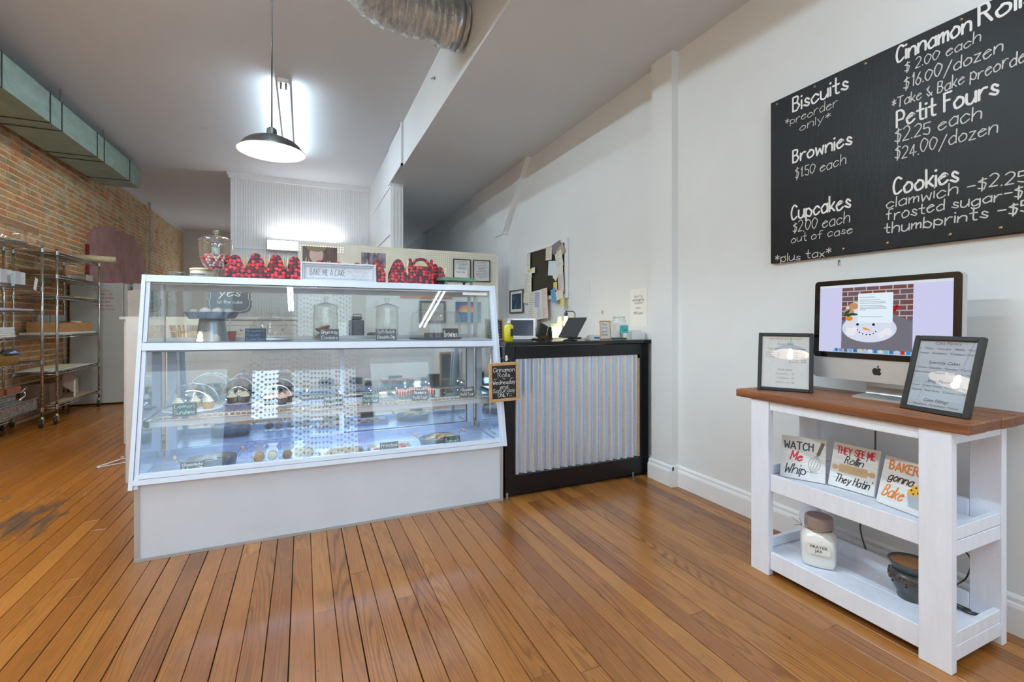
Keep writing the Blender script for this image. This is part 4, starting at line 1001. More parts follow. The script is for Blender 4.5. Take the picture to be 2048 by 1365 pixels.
card('black price card chalked in blue with pecan cookie bars', -.309, -.200, 1.100, 1.179, 3.115, ['Brownie &', 'Pecan', 'Cookie Bars'], ink=m_bluech, m=M('navy_slate', rgb(26, 34, 56), .5))
card('grey price card chalked gingersnap cookie at the first glass jar', .096, .206, 1.098, 1.173, 3.115, ['Gingersnap', 'Cookies'], m=m_slate2)
card('grey green price card chalked soft batch at the second glass jar', .431, .562, 1.098, 1.171, 3.115, ['Soft Batch', 'Chocolate Chip'], m=M('green_slate', rgb(74, 86, 90), .5))
card('black price card chalked brownies', .877, .988, 1.092, 1.172, 3.115, ['Brownies'], sw=.003)

def dome(name, label, loc, r, h, plate=True, group=None):
    t = thing(name, label, 'cake dome', loc, 0, group)
    pf = [(r, .008)] + [(r * math.cos(a) ** .8, .008 + h * math.sin(a)) for a in [PI / 2 * i / 12 for i in range(1, 12)]] + [(0.008, .008 + h)]
    MB().lathe(pf, n=40).build('dome_cover', m_dome, t)
    MB().lathe([(0, h + .008), (.006, h + .010), (.006, h + .018), (.014, h + .024), (.012, h + .034), (0, h + .036)], n=14).build('knob', m_jar, t)
    MB().lathe([(0, .003), (r * .9, .003), (r * 1.08, .010), (r * 1.10, .013), (r * 1.08, .012), (r * .9, .006), (0, .006)], n=40).build('plate', m_trim if plate else m_steel, t)
    return t
dome('cake_dome', 'clear dome over lemon cupcakes at the near end of the wire shelf', (-.575, 3.195, .7088), .135, .145)
dome('cake_dome', 'clear dome over cream cupcakes behind the lemon dome', (-.365, 3.355, .7088), .10, .150)
dome('cake_dome', 'clear dome over peach cupcakes at the middle of the wire shelf', (-.145, 3.205, .7088), .125, .150)
dome('cake_dome', 'clear dome on a plate beside the pecan cookie bar card', (-.186, 3.27, 1.096), .130, .145, False)
def cupcake(label, loc, r, m_cake, m_ice, group):
    t = thing('cupcake', label, 'cupcake', loc, 0, group); mb = MB(); n = 24; prof = [(0, 0), (r * .72, 0), (r, .036)]
    mb.lathe(prof, n=n); mb.v = [(x * (1.03 if i % 2 else .97), y * (1.03 if i % 2 else .97), z) for i, (x, y, z) in enumerate(mb.v)]; mb.build('wrapper', m_cake, t)
    ic = MB()
    for k in range(3):
        rr = r * (1.0 - .28 * k); ic.lathe([(0, .036 + k * .010), (rr * .9, .036 + k * .010), (rr, .042 + k * .010), (rr * .8, .049 + k * .010), (0, .050 + k * .010)], n=18)
    ic.build('frosting', m_ice, t); return t
m_lem = M('lemon_cake', rgb(206, 160, 60), .8); m_vic = M('vanilla_icing', rgb(238, 226, 196), .5); m_choc = M('chocolate', rgb(58, 34, 26), .6, var=.3, nscale=40); m_peach = M('peach_icing', rgb(222, 180, 160), .5)
c0 = cupcake('yellow lemon cupcake with swirled cream frosting under the lemon dome', (-.500, 3.185, .7158), .030, m_lem, m_vic, 'lemon cupcakes under the front dome')
for p in ((-.645, 3.18, .7158), (-.575, 3.24, .7158), (-.52, 3.27, .7158)): place(c0, p)
c1 = cupcake('dark cupcake with cream frosting under the second dome', (-.40, 3.325, .7158), .029, m_choc, m_vic, 'cream topped cupcakes under the second dome')
for p in ((-.33, 3.33, .7158), (-.365, 3.39, .7158)): place(c1, p)
c2 = cupcake('cupcake with peach frosting under the middle dome', (-.19, 3.17, .7158), .029, m_choc, m_peach, 'peach topped cupcakes under the middle dome')
for p in ((-.115, 3.165, .7158), (-.155, 3.25, .7158), (-.085, 3.235, .7158)): place(c2, p)
# petits fours on the green glass shelf
def pf(label, loc, m, mst, group=None, sh=1.0):
    t = thing('petit_four', label, 'cake', loc, 0, group)
    mb = MB(); mb.lathe([(0, 0), (.022, 0), (.036, .014)], n=24); mb.v = [(x * (1.05 if i % 2 else .95), y * (1.05 if i % 2 else .95), z) for i, (x, y, z) in enumerate(mb.v)]; mb.build('paper_case', m_trim, t)
    MB().bbox(-.024, -.024, .006, .024, .024, .044 * sh, .005).build('cake', m, t)
    mb = MB()
    for k in range(4): mb.tube([(-.024 + k * .016, -.025, .01), (-.022 + k * .016, -.024, .044 * sh), (-.02 + k * .015, .024, .045 * sh), (-.018 + k * .015, .025, .01)], .0018, 4)
    mb.build('drizzle', mst, t); return t
m_pink = M('pink_fondant', rgb(206, 130, 120), .35); m_strawb = M('strawberry_red', rgb(190, 60, 56), .35)
p1 = pf('strawberry petit four with pale drizzle behind its card', (.600, 3.14, .7117), m_strawb, m_vic, 'strawberry petits fours')
for p in ((.665, 3.20, .7117), (.730, 3.16, .7117), (.80, 3.15, .7117), (.60, 3.22, .7117), (.70, 3.27, .7117), (.79, 3.24, .7117)): place(p1, p)
p2 = pf('white petit four with cream ribbons beside the teal card', (.475, 3.13, .7117), M('white_fondant', rgb(238, 232, 218), .35), m_vic)
p3 = pf('dark chocolate petit four beside its black card', (.925, 3.14, .7117), m_choc, m_choc, None, .8)
p4 = pf('chocolate petit four with a slate drizzle at the rear of the glass shelf', (.46, 3.28, .7117), m_choc, m_pink)
# lower deck
m_tub = M('galvanised_tub', rgb(150, 156, 160), .35, .75, var=.25, nscale=22)
def tub(label, loc, rx, ry, h, rot=0):
    t = thing('serving_tub', label, 'tub', loc, rot)
    MB().lathe([(0, .003), (.92, .003), (1, h), (1.03, h + .003), (1.0, h + .006), (.97, h), (.89, .008), (0, .008)], n=44, sx=rx, sy=ry).build('tub_wall', m_tub, t)
    for s_ in (-1, 1):
        a = s_ * rx
        MB().tube([(a, -.03, h * .8), (a * 1.18, -.03, h + .028), (a * 1.18, .03, h + .028), (a, .03, h * .8)], .0018, 5).build('handle_wire', m_steel, t)
        MB().tube([(a * 1.18, -.032, h + .028), (a * 1.19, 0, h + .028), (a * 1.18, .032, h + .028)], [.007, .009, .007], 10).build('handle_grip', m_wood, t)
    return t
tub('oval galvanised tub of chocolate cookies with turned wood handles', (-.475, 3.075, .394), .135, .075, .062, .25)
tub('round galvanised tray of thumbprint cookies with wood handles', (.845, 3.085, .394), .140, .095, .045, 0)
def cookie(label, loc, r, m, group, rx=0, ry=0):
    o = MB().lathe([(0, 0), (r * .9, 0), (r, .003), (r * .93, .0075), (r * .5, .010), (0, .0105)], n=16).build('cookie', m); o.location = loc; o.rotation_euler = (rx, ry, 0)
    return tag(o, label, 'cookie', group)
rk = random.Random(12)
for k in range(9):
    a = k * 2.4; cookie('dark chocolate oatmeal cookie in the oval galvanised tub', (-.475 + .07 * math.cos(a) * (k / 9), 3.075 + .035 * math.sin(a), .404 + k * .0045), .030, m_choc, 'chocolate oatmeal cookies in the oval tub', rk.uniform(-.3, .3), rk.uniform(-.3, .3))
m_ck = M('golden_cookie', rgb(214, 178, 138), .7, var=.15, nscale=30)
for k in range(13):
    a = k * 2.4; cookie('pale golden thumbprint cookie in the round galvanised tray', (.845 + .095 * math.cos(a) * (k / 13) ** .5, 3.085 + .055 * math.sin(a) * (k / 13) ** .5, .404 + (13 - k) * .0035), .028, m_ck, 'thumbprint cookies in the round tray', rk.uniform(-.3, .3), rk.uniform(-.3, .3))
def tray(label, x0, x1, y0, y1, z):
    t = thing('baking_tray', label, 'tray', ((x0 + x1) / 2, (y0 + y1) / 2, z)); w, d = (x1 - x0) / 2, (y1 - y0) / 2
    mb = MB(); mb.box(-w, -d, 0, w, d, .003)
    for a, b in (((-w, -d), (w, -d)), ((w, -d), (w, d)), ((w, d), (-w, d)), ((-w, d), (-w, -d))):
        nx, ny = (b[1] - a[1]), -(b[0] - a[0]); l = math.hypot(nx, ny); nx, ny = nx / l * .01, ny / l * .01
        mb.add([(a[0], a[1], .002), (b[0], b[1], .002), (b[0] + nx, b[1] + ny, .022), (a[0] + nx, a[1] + ny, .022)], [(0, 1, 2, 3)])
    mb.build('pan', m_steel, t); MB().box(-w + .01, -d + .01, .003, w - .01, d - .01, .0045).build('liner_paper', m_paper, t)
tray('steel tray of pink sandwich cookies behind the clamwich card', .095, .335, 2.985, 3.15, .3935)
tray('steel tray of frosted sugar cookies behind their card', .385, .630, 2.985, 3.15, .3935)
for k, (x, y) in enumerate(((.14, 3.02), (.20, 3.05), (.26, 3.03), (.30, 3.08), (.16, 3.10), (.23, 3.11))):
    t = thing('sandwich_cookie', 'pink and tan sandwich cookie on the clamwich tray', 'cookie', (x, y, .400), (.9, 0, .2 * k), 'sandwich cookies on the clamwich tray')
    MB().lathe([(0, 0), (.026, 0), (.027, .006), (0, .008)], n=16).lathe([(0, .013), (.027, .014), (.026, .021), (0, .022)], n=16).build('wafer', m_ck, t); MB().lathe([(0, .007), (.024, .007), (.024, .014), (0, .014)], n=16).build('filling', m_peach, t)
for k, (x, y) in enumerate(((.43, 3.02), (.49, 3.03), (.555, 3.02), (.59, 3.07), (.45, 3.09), (.52, 3.10))):
    t = thing('frosted_cookie', 'round sugar cookie with icing on the frosted cookie tray', 'cookie', (x, y, .402 + .002 * (k % 3)), (.45, .1 * (k % 3), 0), 'frosted sugar cookies on the tray')
    MB().lathe([(0, 0), (.029, 0), (.030, .006), (0, .008)], n=18).build('cookie_base', m_ck, t); MB().lathe([(0, .008), (.024, .008), (.022, .011), (0, .012)], n=18).build('icing', [m_strawb, m_vic, MATS['muffin_yellow']][k % 3], t)
for k, x in enumerate((-.235, -.165, -.085, -.02, .035)):
    t = thing('cookie_bag', 'clear wrapped pack of cream and brown cookies on the case floor', 'bag', (x, 3.045 + .015 * (k % 2), .4005), (-.25, 0, .15 * (k - 2)), 'wrapped cookie packs on the case floor')
    mb = MB(); mb.prism([(-.035, 0), (.035, 0), (.032, .07), (.02, .085), (.028, .105), (-.028, .105), (-.02, .085), (-.032, .07)], (0, -.012, 0), XU, ZU, (0, .024, 0)); mb.build('wrapper', G('cellophane', (.94, .95, .96), .06, 3, .12), t)
    for q in range(3): MB().lathe([(0, -.004), (.026, -.004), (.026, .004), (0, .004)], n=14).build('cookie', [m_ck, m_vic, m_card][(q + k) % 3], t, (0, 0, .0)).matrix_local = Matrix.Translation((0, -.004 + .006 * q, .032 + .004 * q)) @ Matrix.Rotation(PI / 2, 4, 'X')
# upper shelf
st_ = thing('cake_stand', 'galvanised cake stand with fluted rim and tall flared foot', 'cake stand', (-.492, 3.26, 1.095))
m_gst = M('zinc_sheet', rgb(158, 170, 182), .32, .7, var=.2, nscale=10, stretch=(3, 3, .6))
MB().lathe([(.086, 0), (.084, .004), (.066, .135), (.064, .140)], n=40).build('foot', m_gst, st_)
mb = MB().lathe([(0, .140), (.104, .140), (.112, .143), (.135, .176), (.138, .179), (.134, .178), (.120, .166), (0, .165)], n=72)
mb.v = [(x * (1 + (.05 if (i % 72) % 4 < 2 else 0) * (math.hypot(x, y) > .1)), y * (1 + (.05 if (i % 72) % 4 < 2 else 0) * (math.hypot(x, y) > .1)), z) for i, (x, y, z) in enumerate(mb.v)]
mb.build('fluted_dish', m_gst, st_)
m_sug = M('powdered_sugar', rgb(238, 236, 236), .8, var=.03)
for k, (x, y, s_, dz) in enumerate(((-.575, 3.22, .8, .145), (-.515, 3.19, 1, .152), (-.455, 3.20, 1, .148), (-.405, 3.23, .9, .150), (-.50, 3.29, 1, .150), (-.44, 3.30, 1, .15))):
    o = MB().lathe([(0, 0), (.024 * s_, .002), (.031 * s_, .014), (.027 * s_, .028 * s_), (.012, .038 * s_), (0, .040 * s_)], n=20).build('sugar_cake', m_sug); o.location = (x, y, 1.095 + .1655)
    tag(o, 'round sugar dusted cake on the galvanised cake stand', 'cake', 'sugar dusted cakes on the stand')
def lid_jar(label, x, y, r, h):
    t = thing('glass_jar', label, 'jar', (x, y, 1.095))
    MB().lathe([(0, .004), (r * .92, .004), (r, .012), (r, h * .78), (r * .94, h * .88), (r * .95, h)], n=36).build('jar_wall', m_jar, t)
    MB().lathe([(r * 1.08, h), (r * 1.10, h + .004), (r * .7, h + .020), (r * .3, h + .030), (.010, h + .034), (.009, h + .044), (.018, h + .052), (.018, h + .064), (0, h + .070)], n=36).build('lid', m_jar, t)
    return t
lid_jar('first tall glass jar with knobbed lid, holding brown cookies', .135, 3.27, .075, .215)
lid_jar('second tall glass jar with knobbed lid, almost empty', .525, 3.27, .075, .215)
for k in range(8):
    cookie('brown gingersnap cookie in the first glass jar', (.118 + .012 * math.sin(k * 2.1), 3.262 + .012 * math.cos(k * 1.7), 1.103 + k * .0105), .038, M('gingersnap', rgb(158, 98, 56), .7, var=.3, nscale=30), 'gingersnaps in the glass jar', .25 * math.sin(k), .3 * math.cos(k * 1.3))
kp_ = thing('cake_keeper', 'wide clear cake keeper with smoky rim over brownies', 'cake keeper', (.868, 3.28, 1.095))
MB().lathe([(.180, .012), (.176, .16), (.168, .185), (.150, .193), (0, .193)], n=48, sy=.86).build('keeper_cover', m_dome, kp_)
MB().lathe([(0, .193), (.035, .193), (.028, .205), (.036, .222), (0, .224)], n=20).build('keeper_handle', G('frosted_handle', (.8, .85, .9), .15, 3, .3), kp_)
MB().lathe([(0, .002), (.185, .002), (.190, .010), (.17, .012), (0, .012)], n=48, sy=.86).build('keeper_plate', M('navy_plate', rgb(40, 52, 90), .3), kp_)
for k, (x, y) in enumerate(((.78, 3.22), (.84, 3.24), (.81, 3.29), (.90, 3.28))):
    tag(MB().bbox(x, y, 1.108, x + .055, y + .045, 1.138, .004).build('brownie', m_choc), 'chocolate brownie slab under the wide cake keeper', 'brownie', 'brownies under the cake keeper')
t = thing('pink_tub', 'small pink plastic tub behind the galvanised cake stand', 'tub', (-.415, 3.40, 1.095))
MB().lathe([(0, 0), (.024, 0), (.032, .058), (.034, .062), (.030, .060), (.022, .004), (0, .004)], n=20).build('tub', M('salmon_plastic', rgb(220, 120, 118), .4), t)

# ------------------------------------------------------------------ things standing on top of the pastry case
TZ = 1.474
cj = thing('candy_jar', 'footed glass candy jar of red, pink and white gumballs on the pastry case', 'jar', (-.486, 3.34, TZ))
MB().lathe([(0, .002), (.045, .004), (.042, .010), (.012, .018), (.010, .050), (.022, .060), (.055, .075), (.078, .105), (.086, .145), (.088, .215), (.084, .228), (.087, .232)], n=44).build('bowl', m_jar, cj)
MB().lathe([(.091, .232), (.092, .240), (.060, .258), (.025, .268), (.010, .272), (.009, .280), (.018, .287), (.017, .297), (0, .303)], n=44).build('lid', m_jar, cj)
rk = random.Random(21); cand = [[], [], []]
lay = 0; z = .070
while z < .150:
    R_ = .012 + (.070 if z > .115 else .070 * ((z - .055) / .06) ** .6); r_ = R_ - .011
    while r_ > 0:
        nn_ = max(1, int(2 * PI * r_ / .0165))
        for k in range(nn_):
            if z > .135 and rk.random() < .35: continue
            a = 2 * PI * k / nn_ + lay * .5; cand[rk.choice((0, 0, 1, 1, 2))].append((r_ * math.cos(a), r_ * math.sin(a), z + rk.uniform(-.002, .002)))
        r_ -= .0165
    z += .0145; lay += 1
for ps, (nm, m) in zip(cand, (('red_gumball', M('red_candy', rgb(176, 16, 30), .15, coat=.5)), ('white_gumball', M('white_candy', rgb(240, 234, 234), .15, coat=.5)), ('pink_gumball', M('pink_candy', rgb(226, 130, 150), .2)))):
    src = MB().sphere((0, 0, 0), .0078, 10).build(nm, m); mesh = src.data; bpy.data.objects.remove(src)
    for i, p in enumerate(ps[:95]):
        o = bpy.data.objects.new(nm, mesh); COL.objects.link(o); o.location = (-.486 + p[0], 3.34 + p[1], TZ + p[2])
        tag(o, {'r': 'shiny red gumball', 'w': 'white gumball', 'p': 'pink gumball'}[nm[0]] + ' in the footed glass candy jar', 'candy', nm.split('_')[0] + ' gumballs in the candy jar')

n = NT('heart_print_card'); p = n.obj(); sx = n.n('ShaderNodeSeparateXYZ'); n.l(p, sx.inputs[0]); cb = n.n('ShaderNodeCombineXYZ')
n.l(n.math('ADD', sx.outputs[0], n.math('MULTIPLY', n.rnd(), 5.0)), cb.inputs[0]); n.l(sx.outputs[2], cb.inputs[1])
vo = n.n('ShaderNodeTexVoronoi', voronoi_dimensions='2D'); vo.inputs['Scale'].default_value = 46; vo.inputs['Randomness'].default_value = .55; n.l(cb.outputs[0], vo.inputs['Vector'])
sc_ = n.n('ShaderNodeVectorMath', operation='SCALE'); n.l(cb.outputs[0], sc_.inputs[0]); sc_.inputs['Scale'].default_value = 46
pp = n.n('ShaderNodeVectorMath', operation='SCALE'); n.l(vo.outputs['Position'], pp.inputs[0]); pp.inputs['Scale'].default_value = 46
df = n.n('ShaderNodeVectorMath', operation='SUBTRACT'); n.l(sc_.outputs[0], df.inputs[0]); n.l(pp.outputs[0], df.inputs[1])
s2 = n.n('ShaderNodeSeparateXYZ'); n.l(df.outputs[0], s2.inputs[0])
X_ = n.math('MULTIPLY', s2.outputs[0], 2.25); Y_ = n.math('MULTIPLY', s2.outputs[1], 2.25)
x2 = n.math('MULTIPLY', X_, X_); y2 = n.math('MULTIPLY', Y_, Y_); q = n.math('SUBTRACT', n.math('ADD', x2, y2), 1.0)
hv = n.math('SUBTRACT', n.math('MULTIPLY', q, n.math('MULTIPLY', q, q)), n.math('MULTIPLY', x2, n.math('MULTIPLY', y2, Y_)))
ins = n.math('LESS_THAN', hv, 0.0)
sv = n.n('ShaderNodeSeparateColor'); n.l(vo.outputs['Color'], sv.inputs[0])
hc = n.ramp(sv.outputs[0], [(0.0, rgb(84, 10, 26)), (0.45, rgb(136, 16, 34)), (0.62, rgb(200, 34, 50)), (0.9, rgb(218, 56, 66))])
m_heart = n.prin(n.mix(ins, rgb(40, 12, 20), hc), .22, 0, None)
def arch(w, h, r, n_=8):
    """gable panel: straight foot, tapering to a rounded top"""
    s_ = h * .42; out = [(-w / 2, 0), (w / 2, 0), (w / 2, s_)]
    for k in range(n_ + 1):
        a = math.radians(15 + 150 * k / n_); out.append((r * math.cos(a), h - r + r * math.sin(a)))
    return out + [(-w / 2, s_)]
def gable(label, x, y, rot, w=.112, h=.158, d=.055, group='heart print gift boxes on the pastry case', flap=1.0):
    t = thing('gift_box', label, 'gift box', (x, y, TZ), rot, group)
    MB().prism(arch(w, h, .030), (0, -d / 2, 0), XU, ZU, (0, .0015, 0)).build('front_panel', m_heart, t)
    MB().prism(arch(w, h * .97, .030), (0, d / 2, 0), XU, ZU, (0, .0015, 0)).build('back_panel', m_heart, t)
    for s_ in (-1, 1):
        mb = MB(); a = s_ * w / 2
        mb.add([(a, -d / 2 + .002, 0), (a, d / 2, 0), (a, d / 2, h * .42), (a, -d / 2 + .002, h * .42)], [(0, 1, 2, 3)]); mb.build('side_wall', m_heart, t)
        mb = MB(); e_ = a * 1.0 + s_ * -.004
        mb.prism([(-d / 2 + .004, h * .40), (d / 2 - .002, h * .40), (d * .30, h * .86), (d * .12, h * 1.04 * flap), (-d * .05, h * .84), (-d * .28, h * .70)], (e_, 0, 0), (-.22 * s_, .95, 0), (.10 * s_, 0, 1), (.001, 0, 0)).build('side_flap', m_cream, t)
    return t
gable('heart print gift box directly beside the candy jar', -.378, 3.30, .10, w=.108, h=.150)
gable('heart print gift box, second from the candy jar', -.262, 3.29, -.05, w=.118, h=.165)
gable('heart print gift box, third from the candy jar', -.153, 3.29, -.04, w=.110, h=.163)
gable('heart print gift box touching the framed sign, fourth from the candy jar', -.047, 3.30, -.06, w=.110, h=.158)
gable('heart print gift box at the back showing over the near end of the framed sign', .10, 3.36, .1, h=.150)
gable('heart print gift box at the back showing over the middle of the framed sign', .215, 3.36, -.1, h=.146)
gable('heart print gift box at the back showing above the last letters of the framed sign', .335, 3.36, .05, h=.146)
gable('heart print gift box tucked against the far end of the framed sign', .470, 3.34, -.15, h=.172)
gable('narrow heart print gift box between the framed sign and the handled box', .595, 3.26, .0, w=.118, h=.172)
t = thing('gift_box', 'wide heart print gift box with a cut-out carry handle', 'gift box', (.752, 3.235, TZ), 0, 'heart print gift boxes on the pastry case')
outer = [(-.090, 0), (.090, 0), (.088, .128), (.084, .160), (.088, .172), (.080, .182), (.068, .180), (.064, .165), (.058, .158)]
arc = [(.052 * math.cos(a), .148 + .042 * math.sin(a)) for a in [math.radians(10 + 160 * k / 14) for k in range(15)]]
mb = MB()
mb.prism([(-.090, 0), (.090, 0), (.088, .130), (-.088, .130)], (0, 0, 0), XU, ZU, (0, .0015, 0))
mb.prism([(.052, .130), (.088, .130), (.084, .160), (.088, .172), (.080, .182), (.068, .180), (.062, .160)], (0, 0, 0), XU, ZU, (0, .0015, 0))
mb.prism([(-.088, .130), (-.052, .130), (-.062, .160), (-.068, .180), (-.080, .182), (-.088, .172), (-.084, .160)], (0, 0, 0), XU, ZU, (0, .0015, 0))
for k in range(14):
    a, b = math.radians(180 * k / 14), math.radians(180 * (k + 1) / 14)
    mb.prism([(.062 * math.cos(a), .138 + .052 * math.sin(a)), (.062 * math.cos(b), .138 + .052 * math.sin(b)), (.043 * math.cos(b), .134 + .034 * math.sin(b)), (.043 * math.cos(a), .134 + .034 * math.sin(a))], (0, 0, 0), XU, ZU, (0, .0015, 0))
mb.build('front_panel', m_heart, t)
MB().box(-.089, .10, 0, .089, .102, .13).build('back_panel', m_heart, t); MB().box(-.089, .002, 0, -.087, .10, .128).box(.087, .002, 0, .089, .10, .128).build('side_wall', m_heart, t)
MB().prism([(-.085, .128), (.085, .128), (.060, .165), (-.060, .165)], (0, .098, 0), XU, ZU, (0, .001, 0)).build('top_flap', m_cream, t)
gable('heart print gift box behind the handled box', .865, 3.36, .6, w=.09, h=.165)
gable('smallest heart print gift box beside the green stand', .925, 3.40, -.1, w=.088, h=.150)
# framed sign
t = thing('framed_sign', 'long whitewashed framed sign reading bake me a cake, propped before the gift boxes', 'sign', (-.014, 3.185, TZ), (-.12, 0, -.0))
w, h = .457, .122
for k, (a, d) in enumerate(((0, .0), (.012, .004), (.024, .007))):
    b = .012 if k < 2 else .006; mb = MB()
    for bx in ((a, d, a, a + b, .022, h - a), (w - a - b, d, a, w - a, .022, h - a), (a + b, d, a, w - a - b, .022, a + b), (a + b, d, h - a - b, w - a - b, .022, h - a)): mb.bbox(*bx, .002)
    mb.build('frame_moulding', M('distressed_white', rgb(208, 210, 218), .6, var=.06, nscale=20) if k != 1 else M('distressed_grey', rgb(184, 188, 198), .6, var=.08, nscale=20), t)
MB().box(.028, .012, .028, w - .028, .016, h - .028).build('panel', MATS['distressed_white'], t)
write('BAKE ME A CAKE', (.055, .0115, .040), XU, ZU, .040, .0020, M('grey_sign_ink', rgb(64, 66, 72), .7), t, width=.208, jit=.05)
write('As Fast as', (.275, .0115, .065), XU, ZU, .018, .0010, M('faint_grey_ink', rgb(150, 152, 160), .7), t, width=.12, slant=.4); write('You Can', (.300, .0115, .038), XU, ZU, .018, .0010, MATS['faint_grey_ink'], t, width=.08, slant=.4)
# green stand
t = thing('riser_stand', 'sage green painted riser stand with stubby turned feet on the pastry case', 'stand', (1.02, 3.30, TZ), .12)
m_sage = M('sage_paint', rgb(112, 146, 120), .5, var=.08)
MB().bbox(-.135, -.09, .038, .135, .09, .050, .004).bbox(-.125, -.08, .050, .125, .08, .060, .003).build('stand_top', m_sage, t)
for a in (-.10, .10):
    for b in (-.062, .062): MB().lathe([(0, 0), (.009, 0), (.012, .012), (.008, .020), (.013, .038), (0, .038)], (a, b, 0), 14).build('leg', m_sage, t)
MB().bbox(.93, 3.20, TZ, 1.00, 3.26, TZ + .008, .003).build('wood_coaster', m_wood); tag(bpy.data.objects['wood_coaster'], 'thin round edged wooden coaster under the green riser stand', 'coaster')
t = thing('wire_riser', 'low bare metal wire riser at the near corner of the pastry case', 'wire stand', (-.66, 3.36, TZ))
mb = MB()
for cx, cz, r in ((-.03, .038, .045), (.07, .032, .045)):
    mb.tube([(cx + r * math.cos(a), .6 * r * math.sin(a), cz) for a in [PI * k / 8 for k in range(16)]], .0022, 5, closed=True)
    for a in (0, 2.1, 4.2): mb.tube([(cx + r * math.cos(a), .6 * r * math.sin(a), cz), (cx + r * .7 * math.cos(a), .45 * r * math.sin(a), .002)], .002, 5)
mb.build('wire', M('antique_wire', rgb(120, 116, 110), .4, .8), t)
# ------------------------------------------------------------------ hanging cinnamon rolls board
t = thing('hanging_chalkboard', 'small oak framed chalkboard about cinnamon rolls hanging from a hook on the black counter', 'chalkboard', (1.132, 2.890, .678), (.02, -.025, -.03))
w, h = .212, .262; mb = MB()
for bx in ((0, 0, 0, .020, .014, h), (w - .020, 0, 0, w, .014, h), (.020, 0, 0, w - .020, .014, .020), (.020, 0, h - .020, w - .020, .014, h)): mb.bbox(*bx, .002)
mb.build('frame_moulding', m_wood, t); MB().box(.018, .004, .018, w - .018, .008, h - .018).build('slate', m_slate, t)
for s_, x, z, wd, hh in (('Cinnamon', .030, .200, .152, .030), ('Rolls', .062, .165, .086, .028), ('Wednesday', .026, .118, .160, .026), ('and', .076, .090, .056, .020), ('Saturday', .026, .062, .158, .026), ('ONLY', .060, .032, .078, .022)):
    write(s_, (x, .0035, z), XU, ZU, hh, .0026, m_white, t, width=wd, jit=.1)
write('- - -', (.034, .0035, .146), XU, ZU, .018, .0018, m_chalk, t, width=.14); mb = MB()
for x in (.036, .106, .158): mb.sphere((x, .0035, .1505), .0028, 8)
mb.prism([(-.03, 0), (.03, 0), (.03, .0015), (-.03, .0015)], (.106, .0034, .084), XU, ZU, (0, .0005, 0))
mb.tube([(.150 + .008 * math.cos(a), .0035, .040 + .008 * math.sin(a)) for a in [PI + PI * k / 8 for k in range(9)]], .0011, 4)
mb.sphere((.146, .0035, .050), .0018, 6).sphere((.156, .0035, .050), .0018, 6); mb.build('chalk_marks', m_chalk, t)
MB().tube([(.045, .012, h - .004), (.112, .028, h + .034), (.118, .030, h + .036), (.175, .012, h - .004)], .0013, 5).build('twine', M('jute_twine', rgb(150, 130, 100), .9), t)

# ------------------------------------------------------------------ things on the counter
KZ = 1.0745
t = thing('soap_bottle', 'yellow pump bottle of hand soap at the case end of the counter', 'bottle', (1.343, 3.06, KZ))
MB().lathe([(0, 0), (.032, 0), (.035, .004), (.035, .105), (.030, .118), (.014, .124), (.013, .130), (0, .130)], n=28, sy=.7).build('bottle_body', M('yellow_soap', rgb(214, 206, 44), .15, var=.05, coat=.6), t)
MB().lathe([(0, .130), (.014, .130), (.014, .142), (.005, .144), (.005, .158), (0, .158)], n=16).bbox(-.012, -.010, .156, .030, .010, .165, .003).build('pump', m_trim, t)
MB().prism(rrect(.020, .055, .003), (.014, -.0250, .065), XU, ZU, (0, -.0012, 0)).build('bottle_label', m_ink, t)
t = thing('easel_chalkboard', 'small wood framed chalkboard covered in chalk writing behind the soap bottle', 'chalkboard', (1.262, 3.30, KZ), (-.1, 0, 0))
mb = MB()
for bx in ((0, 0, 0, .014, .012, .165), (.136, 0, 0, .15, .012, .165), (.014, 0, 0, .136, .012, .014), (.014, 0, .151, .136, .012, .165)): mb.bbox(*bx, .002)
mb.build('frame_moulding', m_wood, t); MB().box(.013, .004, .013, .137, .007, .152).build('slate', m_slate, t)
for k, s_ in enumerate(('Ask us for', 'Gift cards', 'and special', 'orders', 'thank you', 'come again')): write(s_, (.02, .0036, .131 - k * .0215), XU, ZU, .014, .0016, m_chalk, t, width=.10)
t = thing('laptop', 'white framed laptop screen standing open behind the yellow soap bottle', 'laptop', (1.60, 3.42, KZ), (0, 0, -.5))
MB().bbox(-.10, -.09, 0, .12, .10, .012, .004).build('keyboard_base', m_trim, t)
mb = MB().bbox(-.10, 0, 0, .12, .008, .165, .004); mb.M = Matrix.Identity(4); o = mb.build('screen_lid', m_trim, t); o.location = (0, .085, .012); o.rotation_euler = (-.3, 0, 0)
o2 = MB().box(-.085, -.002, .014, .105, -.0005, .150).build('screen', M('dark_screen', rgb(42, 48, 62), .15, var=.02), t); o2.location = (0, .085, .012); o2.rotation_euler = (-.3, 0, 0)
t = thing('counter_tablet', 'black tablet tilted on a round swivel stand at the middle of the counter', 'tablet', (1.855, 3.06, KZ), (0, 0, .06))
MB().lathe([(0, 0), (.055, 0), (.055, .006), (.02, .012), (.016, .03), (0, .03)], n=28).build('swivel_base', m_black, t)
o = MB().bbox(-.006, -.12, 0, .006, .12, .185, .004).build('tablet_body', M('tablet_case', rgb(20, 18, 15), .6), t); o.matrix_local = Matrix.Translation((-.004, .04, .018)) @ Matrix.Rotation(.57, 4, 'Y')
o = MB().bbox(0, -.03, 0, .02, .03, .07, .003).build('tilt_bracket', m_black, t); o.matrix_local = Matrix.Translation((.012, .02, .02)) @ Matrix.Rotation(.5, 4, 'Y')
t = thing('card_reader', 'white wedge shaped card reader with a blue strip beside the tablet stand', 'card reader', (2.05, 3.05, KZ), .1)
